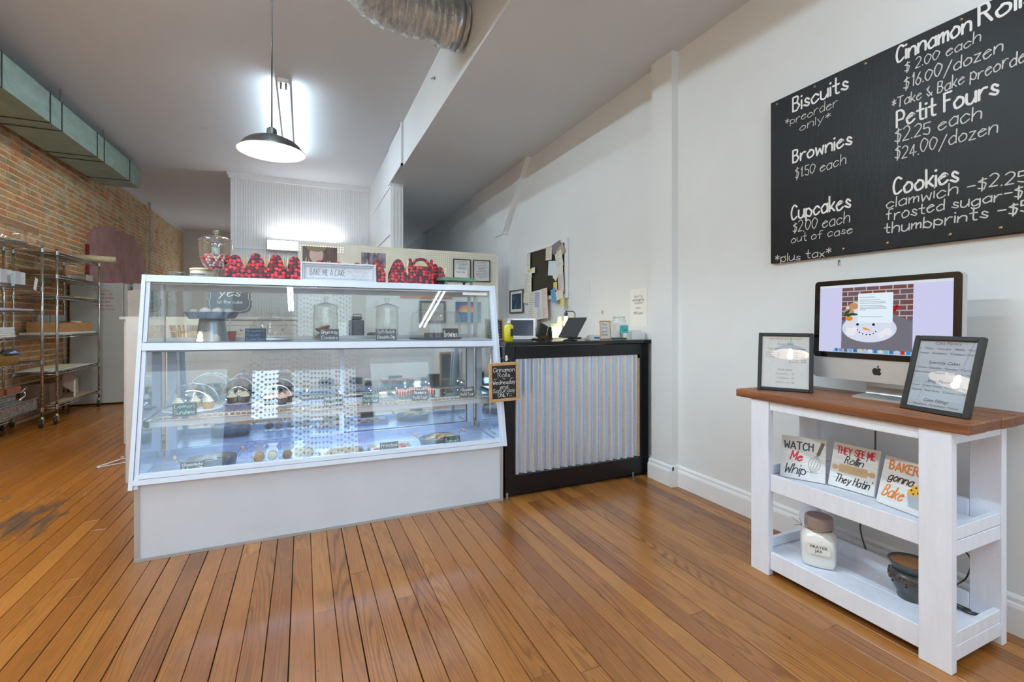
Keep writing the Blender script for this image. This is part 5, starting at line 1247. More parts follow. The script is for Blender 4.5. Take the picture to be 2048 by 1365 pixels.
MB().prism([(-.045, 0), (.045, 0), (.045, .034), (.03, .040), (-.02, .034), (-.045, .006)], (0, -.03, 0), XU, ZU, (0, .07, 0)).build('reader_body', m_trim, t)
MB().box(-.01, -.032, .012, .044, -.0302, .026).build('blue_strip', M('reader_blue', rgb(60, 110, 170), .4), t)
t = thing('tip_jar', 'glass mason jar with a turquoise tips note on the counter', 'jar', (2.315, 3.07, KZ))
MB().lathe([(0, .002), (.058, .002), (.064, .010), (.064, .135), (.058, .152), (.048, .160), (.048, .168)], n=36).build('jar_wall', m_jar, t)
MB().lathe([(.050, .168), (.0525, .168), (.0525, .180), (.050, .184), (.046, .184)], n=36).build('screw_rim', G('glass_rim', (.8, .86, .84), .05, 3, .2), t)
MB().lathe([(0, .003), (.060, .004), (.060, .012), (0, .014)], n=30).build('green_base', M('green_coins', rgb(40, 72, 46), .5), t)
MB().bbox(-.012, -.02, .015, -.004, .03, .130, .002).bbox(.012, -.01, .015, .035, .03, .12, .003).build('rolled_bills', m_paper, t)
mb = MB(); mb.prism(rrect(.078, .062, .003), (0, -.0665, .083), XU, ZU, (0, -.001, 0)).build('tips_note', M('turquoise_note', rgb(66, 190, 198), .6), t)
write('Tips', (-.026, -.0678, .070), XU, ZU, .026, .0024, m_ink, t, width=.052)
t = thing('framed_note', 'small oak frame with handwritten thank-you words behind the tip jar', 'picture frame', (2.185, 3.14, KZ), (-.08, 0, 0))
mb = MB()
for bx in ((0, 0, 0, .007, .012, .15), (.10, 0, 0, .107, .012, .15), (.007, 0, 0, .10, .012, .007), (.007, 0, .143, .10, .012, .15)): mb.bbox(*bx, .0015)
mb.build('frame_moulding', m_wood, t); MB().box(.006, .004, .006, .101, .007, .144).build('page', m_paper, t)
for k, s_ in enumerate(('Tips', 'are', 'good', 'karma')): write(s_, (.016, .0036, .113 - k * .028), XU, ZU, .018, .0018, m_ink, t, width=.05 + .006 * (k % 2), slant=.2)
t = thing('card_box', 'small white open box of business cards at the wall end of the counter', 'box', (2.455, 3.03, KZ), -.05)
MB().box(-.062, -.03, 0, .062, -.027, .058).box(-.062, .027, 0, .062, .03, .072).box(-.062, -.027, 0, -.059, .027, .062).box(.059, -.027, 0, .062, .027, .062).box(-.059, -.027, 0, .059, .027, .003).build('box_wall', m_trim, t)
mb = MB()
for k in range(4): mb.box(-.03 + k * .018, -.02 + k * .01, .004, .014 + k * .014, -.018 + k * .01, .070 + .004 * (k % 2))
mb.build('cards', m_paper, t)
t = thing('table_lamp', 'black gooseneck table lamp with glowing bulb inside a clear square shade', 'lamp', (2.12, 3.42, KZ))
MB().lathe([(0, 0), (.055, 0), (.055, .010), (.01, .014), (0, .014)], n=24).build('lamp_base', m_black, t)
pts = [(0, 0, .012), (0, 0, .20)] + [(-.03 + .03 * math.cos(a), 0, .20 + .03 * math.sin(a)) for a in [PI / 2 * k / 5 for k in range(1, 6)]] + [(-.088, 0, .23)]
MB().tube(pts, .0045, 8).build('neck', M('lamp_gunmetal', rgb(84, 84, 88), .35, .7), t)
MB().lathe([(0, .238), (.006, .238), (.006, .222), (.016, .220), (.016, .188), (0, .188)], (-.088, 0, 0), 16).build('lamp_socket', MATS['lamp_gunmetal'], t)
mb = MB()
for bx in ((-.143, -.055, .07, -.141, .055, .185), (-.035, -.055, .07, -.033, .055, .185), (-.141, -.055, .07, -.035, -.053, .185), (-.141, .053, .07, -.035, .055, .185), (-.141, -.053, .183, -.035, .053, .185)): mb.box(*bx)
mb.build('lamp_shade', G('warm_shade_glass', (1, .97, .88), .02, 2, .05), t)
MB().lathe([(0, .09), (.012, .094), (.023, .112), (.025, .130), (.018, .155), (.012, .188)], (-.088, 0, 0), 20).build('bulb', E('lamp_bulb_glow', (1, .80, .45), 12.0), t)
point('table_lamp_light', (2.032, 3.42, KZ + .085), 3.5, (1, .82, .52), .02)
t = thing('payment_terminal', 'dark rounded payment terminal leaning behind the counter edge', 'card terminal', (1.69, 3.24, KZ), .15)
o = MB().bbox(-.05, -.012, 0, .05, .012, .13, .02).build('terminal_body', M('olive_black_plastic', rgb(34, 38, 34), .5), t); o.matrix_local = Matrix.Translation((0, 0, .01)) @ Matrix.Rotation(.45, 4, 'Y') @ Matrix.Rotation(-.2, 4, 'X')
MB().bbox(-.05, -.04, 0, .03, .05, .012, .004).build('terminal_foot', m_black, t)
t = thing('telephone_handset', 'small black handset standing beside the payment terminal', 'telephone', (1.83, 3.34, KZ)); MB().bbox(-.018, -.02, 0, .018, .02, .10, .008).build('handset', m_black, t); MB().lathe([(0, 0), (.03, 0), (.03, .01), (0, .012)], n=18).build('charging_cradle', m_black, t)
t = thing('desk_calendar', 'green edged desk calendar page standing behind the tablet', 'calendar', (1.965, 3.46, KZ), (-.15, 0, .1))
MB().bbox(-.06, 0, 0, .06, .006, .13, .002).build('backing', m_sage, t); MB().box(-.05, -.002, .008, .055, -.0005, .10).build('page', m_paper, t)
mb = MB()
for k in range(6): mb.box(-.05, -.0026, .012 + k * .016, .055, -.0021, .0126 + k * .016)
for k in range(7): mb.box(-.048 + k * .0168, -.0026, .012, -.0474 + k * .0168, -.0021, .092)
mb.build('grid_lines', m_ink, t)
t = thing('sunglasses', 'gold framed brown sunglasses lying on the counter', 'glasses', (1.63, 3.07, KZ + .003), .2)
MB().prism(ell(-.03, .020, .026, .020), (0, 0, 0), XU, (0, -.25, 1), (0, .002, 0)).prism(ell(.03, .020, .026, .020), (0, 0, 0), XU, (0, -.25, 1), (0, .002, 0)).build('lenses', M('brown_lens', rgb(80, 66, 56), .1), t)
MB().tube([(-.056, 0, .025), (-.054, .09, .008)], .0013, 5).tube([(.056, 0, .025), (.054, .09, .008)], .0013, 5).tube([(-.01, -.004, .026), (.01, -.004, .026)], .0013, 5).build('frame_arms', M('gold_wire', rgb(220, 180, 100), .25, .9), t)

# ------------------------------------------------------------------ things on the right wall behind the counter
XW = XR - .001
def wallbox(name, label, cat, y0, y1, z0, z1, th, m):
    return tag(MB().bbox(XW - th, y0, z0, XW, y1, z1, .002).build(name, m), label, cat)
t = thing('notice_board', 'white framed brown notice board on the wall above the table lamp', 'notice board', (XW, 4.71, 1.78))
m_nb = M('dark_olive_felt', rgb(50, 44, 28), .8, var=.1); fz = .315
mb = MB(); mb.bbox(-.03, -.485, -fz, -.001, -.44, fz - .0, .004).bbox(-.03, .44, -fz, -.001, .485, fz, .004).bbox(-.03, -.44, -fz, -.001, .44, -fz + .045, .004).bbox(-.03, -.44, fz - .045, -.001, .44, fz, .004); mb.build('frame_moulding', m_trim, t)
MB().box(-.012, -.44, -fz + .04, -.002, .44, fz - .04).build('felt_panel', m_nb, t)
P_ = [  # viewer-left px fraction across (0..1), z centre, w, h, tilt, colour, label
 (.07, 1.945, .10, .20, .03, 'white', 'narrow white receipt at the top far corner of the notice board'),
 (.12, 1.80, .10, .11, 0, 'yellow', 'yellow sticky strip under the narrow receipt on the notice board'),
 (.21, 1.83, .09, .065, 0, 'white', 'white business card beside the yellow strip on the notice board'),
 (.06, 1.665, .20, .30, 0, 'white', 'white printed receipt sheet over the far edge of the notice board'),
 (.07, 1.50, .26, .12, .1, 'cream', 'cream folded card hanging below the printed receipt'),
 (.62, 1.975, .14, .14, .05, 'cream', 'cream square note near the top of the notice board'),
 (.80, 2.02, .18, .11, -.2, 'grey', 'grey postcard pinned at the top near corner of the notice board'),
 (.90, 1.965, .16, .12, -.55, 'tan', 'tan crumpled photo overlapping the grey postcard'),
 (.74, 1.80, .24, .16, .12, 'blue white', 'pale blue blank card tilted in the middle of the notice board'),
 (.87, 1.88, .14, .18, -.3, 'white', 'white note tilted behind the pale blue card'),
 (.91, 1.76, .09, .09, 0, 'cream', 'small cream card under the tilted white note'),
 (.79, 1.71, .09, .08, .6, 'white', 'small white ticket turned on its corner on the notice board'),
 (.79, 1.60, .08, .09, 0, 'yellow', 'small yellow sticky note at the lower middle of the notice board'),
 (.92, 1.63, .12, .20, -.1, 'pale', 'pale receipt at the near edge of the notice board'),
 (.90, 1.545, .16, .035, .1, 'pink', 'bright pink strip across the receipts'),
 (.88, 1.50, .18, .10, -.2, 'cream', 'cream envelope at the bottom near corner of the notice board'),
 (.76, 1.50, .10, .15, -.3, 'blue', 'bright blue flyer at the bottom of the notice board'),
 (.52, 1.42, .20, .34, -.08, 'pink white', 'pink bordered menu sheet hanging below the notice board'),
 (.38, 1.41, .22, .34, -.06, 'grey white', 'white printed list hanging below the notice board'),
 (.24, 1.36, .24, .42, .06, 'white', 'long white table of times hanging lowest below the notice board'),
 (.36, 1.47, .12, .18, .05, 'lilac', 'lilac leaflet tucked among the hanging lists'),
 (.97, 1.42, .08, .09, 0, 'yellow', 'yellow sticky note on the wall under the notice board')]
PC = {'white': (226, 224, 214), 'yellow': (222, 206, 110), 'cream': (222, 216, 196), 'grey': (128, 118, 124), 'tan': (176, 158, 142), 'blue white': (214, 224, 232), 'pale': (214, 204, 198), 'pink': (216, 120, 156), 'blue': (92, 160, 204), 'pink white': (228, 206, 196), 'grey white': (216, 218, 212), 'lilac': (178, 182, 200)}
for i, (fx, z, w, h, ti, c, lb) in enumerate(P_):
    t = thing('pinned_paper', lb, 'paper', (XW - .032 - .0013 * i, 5.19 - fx * .96, z), (ti, 0, 0), 'papers pinned to the notice board')
    MB().box(0, -w / 2, -h / 2, .0006, w / 2, h / 2).build('sheet', M('paper_' + c.replace(' ', '_'), rgb(*PC[c]), .7, var=.03), t)
    if h > .12 and c not in ('grey', 'tan', 'blue white'):
        mb = MB(); rk = random.Random(i)
        for q in range(int(h / .022) - 1):
            l = w * rk.uniform(.35, .8); mb.box(-.0006, w * .42 - l, h / 2 - .02 - q * .022, -.0002, w * .42, h / 2 - .016 - q * .022)
        mb.build('print_lines', M('pale_print', rgb(130, 130, 132), .7), t)
t = thing('wall_picture', 'grey framed dark blue picture on the wall near the pegboard', 'picture frame', (XW, 5.52, 1.478))
mb = MB()
for a, b, c, d in ((-.215, -.185, -.15, .15), (.185, .215, -.15, .15), (-.185, .185, -.15, -.135), (-.185, .185, .135, .15)): mb.bbox(-.022, a, c, -.001, b, d, .002)
mb.build('frame_moulding', M('pewter_frame', rgb(96, 90, 86), .5), t); MB().box(-.010, -.185, -.135, -.004, .185, .135).build('mat_board', m_paper, t)
n = NT('blue_print'); m_bp = n.prin(n.ramp(n.noise(n.obj(), 14, 4), [(0.35, rgb(34, 50, 72)), (0.6, rgb(60, 84, 112)), (0.8, rgb(120, 160, 190))]), .4)
MB().box(-.011, -.145, -.10, -.0101, .145, .10).build('print', m_bp, t)
t = thing('payment_notice', 'white paper notice about mobile payments taped to the wall over the card box', 'notice', (XW - .001, 3.11, 1.335))
MB().box(-.0006, -.105, -.155, 0, .105, .155).build('sheet', M('notice_paper', rgb(238, 237, 234), .7, var=.01), t)
m_gi = M('soft_grey_ink', rgb(92, 92, 96), .7)
for s_, z, wd in (('Apple Pay', .085, .11), ('and Google Pay', .055, .15), ('accepted', .030, .10), ('here', -.012, .055), ('*$1.00 please*', -.055, .12)): write(s_, (-.0009, wd / 2, z), WU, ZU, .020, .0024 if z > .05 and 'Go' in s_ else .0017, m_gi, t, width=wd, jit=.05)
tag(MB().tube([(XW - .004, 3.62 + .012 * math.cos(a), 1.305 + .016 * math.sin(a)) for a in [2 * PI * k / 12 for k in range(12)]], .002, 5, closed=True).build('wall_hook', m_steel), 'small clear ring hook stuck on the wall above the tip jar', 'hook')
tag(MB().bbox(XW - .006, 3.83, .90, XW, 3.845, 1.62, .002).build('cord_cover', m_trim), 'thin white cable cover strip on the wall behind the counter', 'cable cover')

# ------------------------------------------------------------------ pegboard divider
pg = thing('pegboard_divider', 'tall cream pegboard divider standing behind the pastry case', 'divider', (1.13, 5.60, 0))
def peg(x0, x1, z0, z1, y):
    """perforated sheet: a square hole in every cell"""
    mb = MB(); s_ = .0254; nx = int((x1 - x0) / s_); nz = int((z1 - z0) / s_); hh = .0033; V = {}; vs = []; fs = []
    def v(x, z):
        k = (round(x, 5), round(z, 5))
        if k not in V: V[k] = len(vs); vs.append((x, y, z))
        return V[k]
    sx_, sz_ = (x1 - x0) / nx, (z1 - z0) / nz
    for i in range(nx):
        for j in range(nz):
            a, b = x0 + i * sx_, x0 + (i + 1) * sx_; c, d = z0 + j * sz_, z0 + (j + 1) * sz_; m_, q = (a + b) / 2, (c + d) / 2
            o = [v(a, c), v(b, c), v(b, d), v(a, d)]; p = [v(m_ - hh, q - hh), v(m_ + hh, q - hh), v(m_ + hh, q + hh), v(m_ - hh, q + hh)]
            fs += [(o[k], o[(k + 1) % 4], p[(k + 1) % 4], p[k]) for k in range(4)]
    return mb.add(vs, fs)
m_peg = M('cream_pegboard', rgb(234, 226, 208), .6, var=.03, nscale=4)
for a, b in ((-1.17, -.007), (-.003, 1.16)): peg(a, b, 1.55, 2.09, 0).build('pegboard_panel', m_peg, pg)
MB().box(-1.17, .004, 0, 1.16, .02, 1.55).build('lower_panel', m_wallp, pg)
MB().bbox(1.16, -.012, 0, 1.178, .045, 2.075, .002).bbox(-1.178, -.002, 0, -1.17, .045, 2.09, .002).box(-1.17, .005, 2.065, 1.16, .04, 2.088).box(-1.17, .005, 1.52, 1.16, .04, 1.552).box(-.02, .005, 1.552, .02, .04, 2.065).build('support_post', m_trim, pg)
def flat(name, label, cat, x0, x1, z0, z1, y, m, th=.002): return tag(MB().box(x0, y - th, z0, x1, y, z1).build(name, m), label, cat)
n = NT('cake_photo'); tc = n.obj(); sx = n.n('ShaderNodeSeparateXYZ'); n.l(tc, sx.inputs[0])
c = n.ramp(n.noise(n.mapv(tc, (40, 1, 3)), 1, 3), [(0.3, rgb(58, 40, 36)), (0.7, rgb(110, 76, 62))])
dx = n.math('SUBTRACT', sx.outputs[0], .135); dz_ = n.math('SUBTRACT', sx.outputs[2], 1.955)
ck = n.math('LESS_THAN', n.math('ADD', n.math('POWER', n.math('MULTIPLY', dx, 14), 2), n.math('POWER', n.math('MULTIPLY', dz_, 11), 2)), 1.0)
c = n.mix(ck, c, rgb(198, 168, 160)); fl = n.math('LESS_THAN', n.math('ADD', n.math('POWER', n.math('MULTIPLY', dx, 10), 2), n.math('POWER', n.math('MULTIPLY', n.math('SUBTRACT', dz_, .08), 22), 2)), 1.0)
c = n.mix(fl, c, rgb(120, 106, 70)); m_ph1 = n.prin(c, .3)
flat('cake_photo', 'photo print of a pink tiered cake pinned at the corner of the pegboard', 'photo', -.005, .349, 1.84, 2.046, 5.595, m_ph1)
n = NT('cake_photo_two'); tc = n.obj(); m_ph2 = n.prin(n.ramp(n.noise(n.mapv(tc, (14, 1, 5)), 1, 2), [(0.35, rgb(70, 56, 76)), (0.5, rgb(150, 140, 150)), (0.62, rgb(86, 64, 66)), (0.75, rgb(210, 200, 200))]), .3)
flat('cake_photo', 'smaller purple toned photo print pinned on the pegboard above the gift boxes', 'photo', .608, .882, 1.84, 2.012, 5.595, m_ph2)
def cert(label, x0, x1, z0, z1, y, note=False):
    t = thing('framed_certificate', label, 'picture frame', (x0, y, z0)); w, h = x1 - x0, z1 - z0; mb = MB()
    for bx in ((0, -.015, 0, .010, 0, h), (w - .010, -.015, 0, w, 0, h), (.010, -.015, 0, w - .010, 0, .010), (.010, -.015, h - .010, w - .010, 0, h)): mb.bbox(*bx, .002)
    mb.build('frame_moulding', m_black, t); MB().box(.009, -.006, .009, w - .009, -.002, h - .009).build('page', M('certificate_paper', rgb(214, 216, 214), .5), t)
    mb = MB(); rk = random.Random(int(x0 * 100))
    for k in range(11):
        l = w * rk.uniform(.3, .75); c = w / 2; zz = h * (.88 - k * .07); mb.box(c - l / 2, -.0068, zz, c + l / 2, -.0062, zz + .004)
    mb.build('print_lines', M('certificate_print', rgb(96, 100, 104), .7), t)
    return t
cert('black framed form on the pegboard with a note stuck on it', 1.700, 1.928, 1.735, 1.997, 5.588)
cert('black framed certificate at the wall end of the pegboard', 1.961, 2.190, 1.722, 1.999, 5.588)
t = thing('sticky_note', 'white handwritten note stuck over the framed form', 'note', (1.71, 5.568, 1.765)); MB().box(0, 0, 0, .17, .001, .095).build('sheet', m_paper, t)
write('Ginger Cake', (.02, -.0004, .062), XU, ZU, .020, .002, M('purple_ink', rgb(130, 60, 140), .7), t, width=.12)
flat('orange_banner', 'long narrow orange painted strip seen through the case glass', 'banner', 1.049, 1.685, 1.50, 1.552, 5.59, M('orange_banner_paint', rgb(206, 122, 72), .5, var=.2))
t = thing('framed_document', 'navy and gold framed document on the divider seen through the case glass', 'picture frame', (1.275, 5.60, 1.20))
for d, m, q in ((0, M('navy_frame', rgb(44, 50, 70), .4), .0), (.028, M('gold_bead', rgb(196, 164, 80), .35, .6), .004), (.036, M('document_grey', rgb(176, 172, 168), .5), .006)):
    MB().bbox(d, -.02 - q, d, .33 - d, -.001, .27 - d, .002).build({0: 'frame_moulding', .028: 'gold_bead', .036: 'document'}[d], m, t)
t = thing('sunset_painting', 'unframed painting of a sunset over blue water seen through the case glass', 'painting', (1.728, 5.60, 1.195))
MB().bbox(0, -.02, 0, .34, -.001, .27, .002).build('canvas', M('canvas_edge', rgb(200, 190, 150), .7), t)
n = NT('sunset_sea'); tc = n.obj(); sx = n.n('ShaderNodeSeparateXYZ'); n.l(tc, sx.inputs[0])
dx = n.math('SUBTRACT', sx.outputs[0], .15); dz_ = n.math('SUBTRACT', sx.outputs[2], .14)
rr = n.math('SQRT', n.math('ADD', n.math('MULTIPLY', dx, dx), n.math('POWER', n.math('MULTIPLY', dz_, 1.5), 2)))
sky_ = n.ramp(n.math('ADD', n.math('MULTIPLY', rr, 5.0), n.math('MULTIPLY', n.noise(tc, 30, 3), .12)), [(0.2, rgb(240, 206, 90)), (0.45, rgb(236, 170, 80)), (0.62, rgb(220, 120, 130)), (0.78, rgb(90, 104, 150)), (1.0, rgb(44, 78, 130))])
sea = n.ramp(n.noise(n.mapv(tc, (8, 1, 40)), 1.5, 3), [(0.3, rgb(36, 92, 150)), (0.7, rgb(84, 150, 190))])
m_sun = n.prin(n.mix(n.math('GREATER_THAN', sx.outputs[2], .14), sea, sky_), .5)
MB().box(.002, -.0215, .012, .338, -.0201, .268).build('picture', m_sun, t)

# ------------------------------------------------------------------ work area behind the case: cabinet, basket, bags, machines
t = thing('base_cabinet', 'long white panelled kitchen cabinet behind the pastry case', 'cabinet', (-.80, 5.95, 0))
m_cab = M('greyed_white_cabinet', rgb(212, 206, 202), .45, var=.03, nscale=4)
MB().box(-.80, -.23, .02, .80, .23, 1.235).build('carcass', m_cab, t); MB().bbox(-.83, -.26, 1.235, .83, .25, 1.265, .004).build('worktop', m_cab, t)
for k in range(4):
    x0 = -.79 + k * .395
    for z0, z1, nm in ((.08, 1.02, 'door'), (1.04, 1.22, 'drawer')):
        d = MB().bbox(x0 + .01, -.25, z0, x0 + .385, -.231, z1, .003).build(nm, m_cab, t)
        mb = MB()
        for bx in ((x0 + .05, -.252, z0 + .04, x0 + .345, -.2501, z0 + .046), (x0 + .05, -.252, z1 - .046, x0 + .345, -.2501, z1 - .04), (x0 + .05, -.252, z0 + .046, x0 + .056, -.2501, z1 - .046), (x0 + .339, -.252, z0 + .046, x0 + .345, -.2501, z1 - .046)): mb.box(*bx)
        mb.build('moulding', M('cabinet_shadow_line', rgb(150, 146, 142), .5), d)  # moulding strips in a darkened cabinet colour that draws their shadow lines
        MB().sphere((x0 + .20, -.262, (z0 + z1) / 2 if nm == 'drawer' else z1 - .08), .012, 10).build('knob', m_steel, d)
t = thing('utility_table', 'low white work table right behind the pastry case', 'table', (.15, 3.98, 0))
MB().bbox(-.98, -.28, 1.03, .98, .28, 1.06, .004).build('table_top', m_trim, t)
for a in (-.94, .90):
    for b in (-.25, .21): MB().box(a, b, 0, a + .04, b + .04, 1.03).build('leg', m_steel, t)
def basket(label, x, y, z, w, d, h):
    t = thing('wicker_basket', label, 'basket', (x, y, z), .1); mb = MB(); N = 44
    def rim(f, k):
        a = k / N * 4; s_ = int(a) % 4; u = a - int(a); W_, D_ = w / 2 * (.86 + .14 * f), d / 2 * (.86 + .14 * f)
        return [(-W_ + 2 * W_ * u, -D_), (W_, -D_ + 2 * D_ * u), (W_ - 2 * W_ * u, D_), (-W_, D_ - 2 * D_ * u)][s_]
    for k in range(N):
        mb.tube([(*rim(0, k), .002), (*rim(.5, k + .3 * math.sin(k)), h * .5), (*rim(1, k), h)], .0038, 5)
    for j in (0, .12, .5, .9): mb.tube([(*rim(j, k), .004 + h * j) for k in range(N)], .0045, 5, closed=True)
    mb.build('wickerwork', M('pale_wicker', rgb(198, 160, 116), .7, var=.15), t)
    mb = MB(); w2, d2 = w / 2 * .84, d / 2 * .84; mb.box(-w2, -d2, .003, w2, d2, .01)
    for a0, f in ((h * .5, 1.01), (h * .78, 1.06), (h * 1.02, 1.07)): pass
    W_, D_ = w / 2 * 1.04, d / 2 * 1.05
    for bx in ((-W_, -D_, h * .80, W_, -D_ + .006, h * 1.05), (-W_, D_ - .006, h * .80, W_, D_, h * 1.05), (-W_, -D_ + .006, h * .80, -W_ + .006, D_ - .006, h * 1.05), (W_ - .006, -D_ + .006, h * .80, W_, D_ - .006, h * 1.05)): mb.box(*bx)
    mb.build('cloth_liner', M('linen', rgb(226, 216, 196), .8), t)
basket('wicker basket with folded linen liner seen behind the galvanised cake stand', -.845, 3.98, 1.061 - .0, .30, .22, .17) if False else basket('wicker basket with folded linen liner seen behind the galvanised cake stand', -.70, 3.98, 1.061, .29, .22, .165)
def bag(label, x, y, z, rot, w, h, m):
    t = thing('paper_bag', label, 'bag', (x, y, z), rot, None); d = .06
    MB().add([(-w / 2, -d, 0), (w / 2, -d, 0), (w / 2, d, 0), (-w / 2, d, 0), (-w / 2, -d, h * .9), (w / 2, -d, h), (w / 2, d, h * .97), (-w / 2, d, h * .9), (-w * .44, 0, h * .4), (w * .44, 0, h * .45)],
             [(0, 1, 5, 4), (2, 3, 7, 6), (1, 2, 9), (2, 6, 9), (6, 5, 9), (5, 1, 9), (3, 0, 8), (0, 4, 8), (4, 7, 8), (7, 3, 8)]).build('bag_paper', m, t)
m_gbag = M('grey_kraft', rgb(112, 104, 100), .8, var=.1); m_gbag2 = M('taupe_kraft', rgb(150, 142, 134), .8, var=.1)
sh = thing('storage_crate', 'tall white storage crate on the work table holding folded paper bags', 'crate', (-1.02, 4.55, 0))
MB().box(-.2, -.15, 0, .2, .15, 1.255).build('crate_body', m_cab, sh)
bag('dark grey folded paper bag standing beside the taupe bag', -1.01, 4.50, 1.256, .3, .13, .22, m_gbag)
bag('taupe folded paper bag standing at the outer end of the crate', -1.155, 4.53, 1.256, -.2, .13, .22, m_gbag2)
t = thing('cake_slogan_sign', 'slate grey scalloped sign lettered we said yes to the cake', 'sign', (-.497, 4.00, 1.062), (-.06, 0, 0))
def scallop(w, h, n_=72):
    out = []
    for k in range(n_):
        a = 2 * PI * k / n_; c, s_ = math.cos(a), math.sin(a); p = 5
        r = (abs(c) ** p + abs(s_) ** p) ** (-1 / p); b = 1 - .05 * math.cos(4 * a) * 0 - .06 * (abs(math.cos(2 * a)) > .93) - .02 * math.sin(12 * a) ** 2
        out.append((w / 2 * r * c * b, h / 2 * r * s_ * b))
    return out
MB().prism(scallop(.29, .255), (0, .006, .345), XU, ZU, (0, .008, 0)).build('board', M('slate_sign', rgb(66, 74, 88), .6, var=.08), t)
P0 = scallop(.262, .228); MB().tube([(x, .004, z + .345) for x, z in P0], .0022, 5, closed=True).build('border_line', m_chalk, t)
MB().box(-.006, .016, 0, .006, .028, .40).box(-.06, .0, 0, .06, .06, .004).build('easel', m_steel, t)
write('we said', (-.060, .0055, .415), XU, ZU, .024, .0026, m_white, t, width=.115); write('yes', (-.072, .0055, .345), XU, ZU, .068, .0066, m_white, t, width=.135, slant=.25); write('to the cake', (-.082, .0055, .292), XU, ZU, .024, .0026, m_white, t, width=.165)
t = thing('coffee_maker', 'dark grey coffee maker on the work table seen between the two glass jars', 'coffee maker', (.40, 4.02, 1.061))
MB().bbox(-.055, -.06, 0, .055, .08, .17, .008).bbox(-.04, -.05, .17, .04, .05, .20, .01).build('machine_body', M('charcoal_plastic', rgb(72, 78, 88), .4), t); MB().tube([(-.03, -.055, .20), (-.03, -.055, .215), (.03, -.055, .215), (.03, -.055, .20)], .004, 6).build('handle', m_black, t)
t = thing('toaster', 'low dark appliance beside the coffee maker on the work table', 'toaster', (.56, 4.02, 1.061)); MB().bbox(-.07, -.06, 0, .07, .07, .065, .01).build('body', M('charcoal_plastic', (0, 0, 0)), t); MB().box(-.05, -.02, .065, .05, .0, .0665).build('slot', m_black, t)
tag(MB().bbox(.255, 3.97, 1.061, .325, 4.06, 1.205, .004).build('white_canister', m_trim), 'plain white box beside the coffee maker on the work table', 'box')
t = thing('storage_tin', 'low cream enamel tin with a script letter standing behind the candy jar', 'tin', (-.575, 3.455, TZ))
MB().lathe([(0, 0), (.062, 0), (.064, .062), (0, .063)], n=32).build('tin_wall', M('cream_enamel', rgb(214, 206, 190), .35), t); MB().lathe([(.066, .063), (.066, .072), (.06, .075), (0, .076)], n=32).build('lid', m_cream, t)
# tall white freezer, fridge and hanger at the brick wall
t = thing('upright_freezer', 'tall grey white upright freezer standing beyond the wire racks', 'freezer', (-2.745, 9.0, 0))
m_fz = M('grey_white_enamel', rgb(190, 188, 178), .4, var=.05, nscale=1.5); MB().bbox(-.30, -.34, .02, .315, .34, 1.785, .01).build('cabinet', m_fz, t); MB().bbox(-.28, -.32, 0, .29, .30, .02, .004).build('plinth', m_black, t); MB().bbox(.318, -.34, .06, .36, .34, 1.78, .01).build('door', m_fz, t)
for k, s_ in enumerate(('Monday', 'Tuesday rolls', 'Wednesday', 'cakes due', 'order more', 'thanks')): write(s_, (-.02 + .02 * (k % 3), -.341, 1.66 - k * .055), XU, ZU, .034, .004, M('red_marker', rgb(196, 90, 90), .6), t, width=.19)
tag(MB().lathe([(0, 0), (.10, 0), (.11, .018), (.05, .024), (0, .026)], (-2.62, 8.85, 1.786), 18, sy=.6).build('magenta_cap', M('magenta_cloth', rgb(190, 30, 90), .7)), 'small magenta cloth cap lying on the freezer', 'cap')
t = thing('wall_cupboard', 'white cupboard with coloured stickers on its edge beside the freezer', 'cupboard', (-2.12, 9.05, 0))
MB().bbox(-.22, -.30, 0, .42, .30, 1.79, .006).build('cupboard_body', m_cab, t); MB().bbox(-.05, -.325, .05, .42, -.302, 1.75, .004).build('cupboard_door', M('lilac_white', rgb(196, 186, 186), .5), t)
for q, c in ((1.50, (226, 110, 80)), (1.38, (216, 90, 70)), (1.16, (110, 130, 60))): MB().box(-.13, -.304, q, -.07, -.301, q + .10).build('sticker', M('sticker_%d' % c[0], rgb(*c), .5), t)
t = thing('coat_hanger', 'white plastic coat hanger lying on the floor by the case', 'hanger', (-1.40, 5.05, .006), .5)
MB().tube([(-.19, -.04, .004), (-.20, -.03, .004), (-.17, -.01, .006), (0, .10, .006), (.19, 0, .006), (.205, -.03, .004), (.18, -.045, .004), (-.15, -.045, .004)], .006, 8, closed=True).tube([(0, .10, .006), (0, .13, .008), (.02, .15, .008), (.03, .17, .006), (.01, .19, .006)], .003, 6).build('hanger_body', m_trim, t)

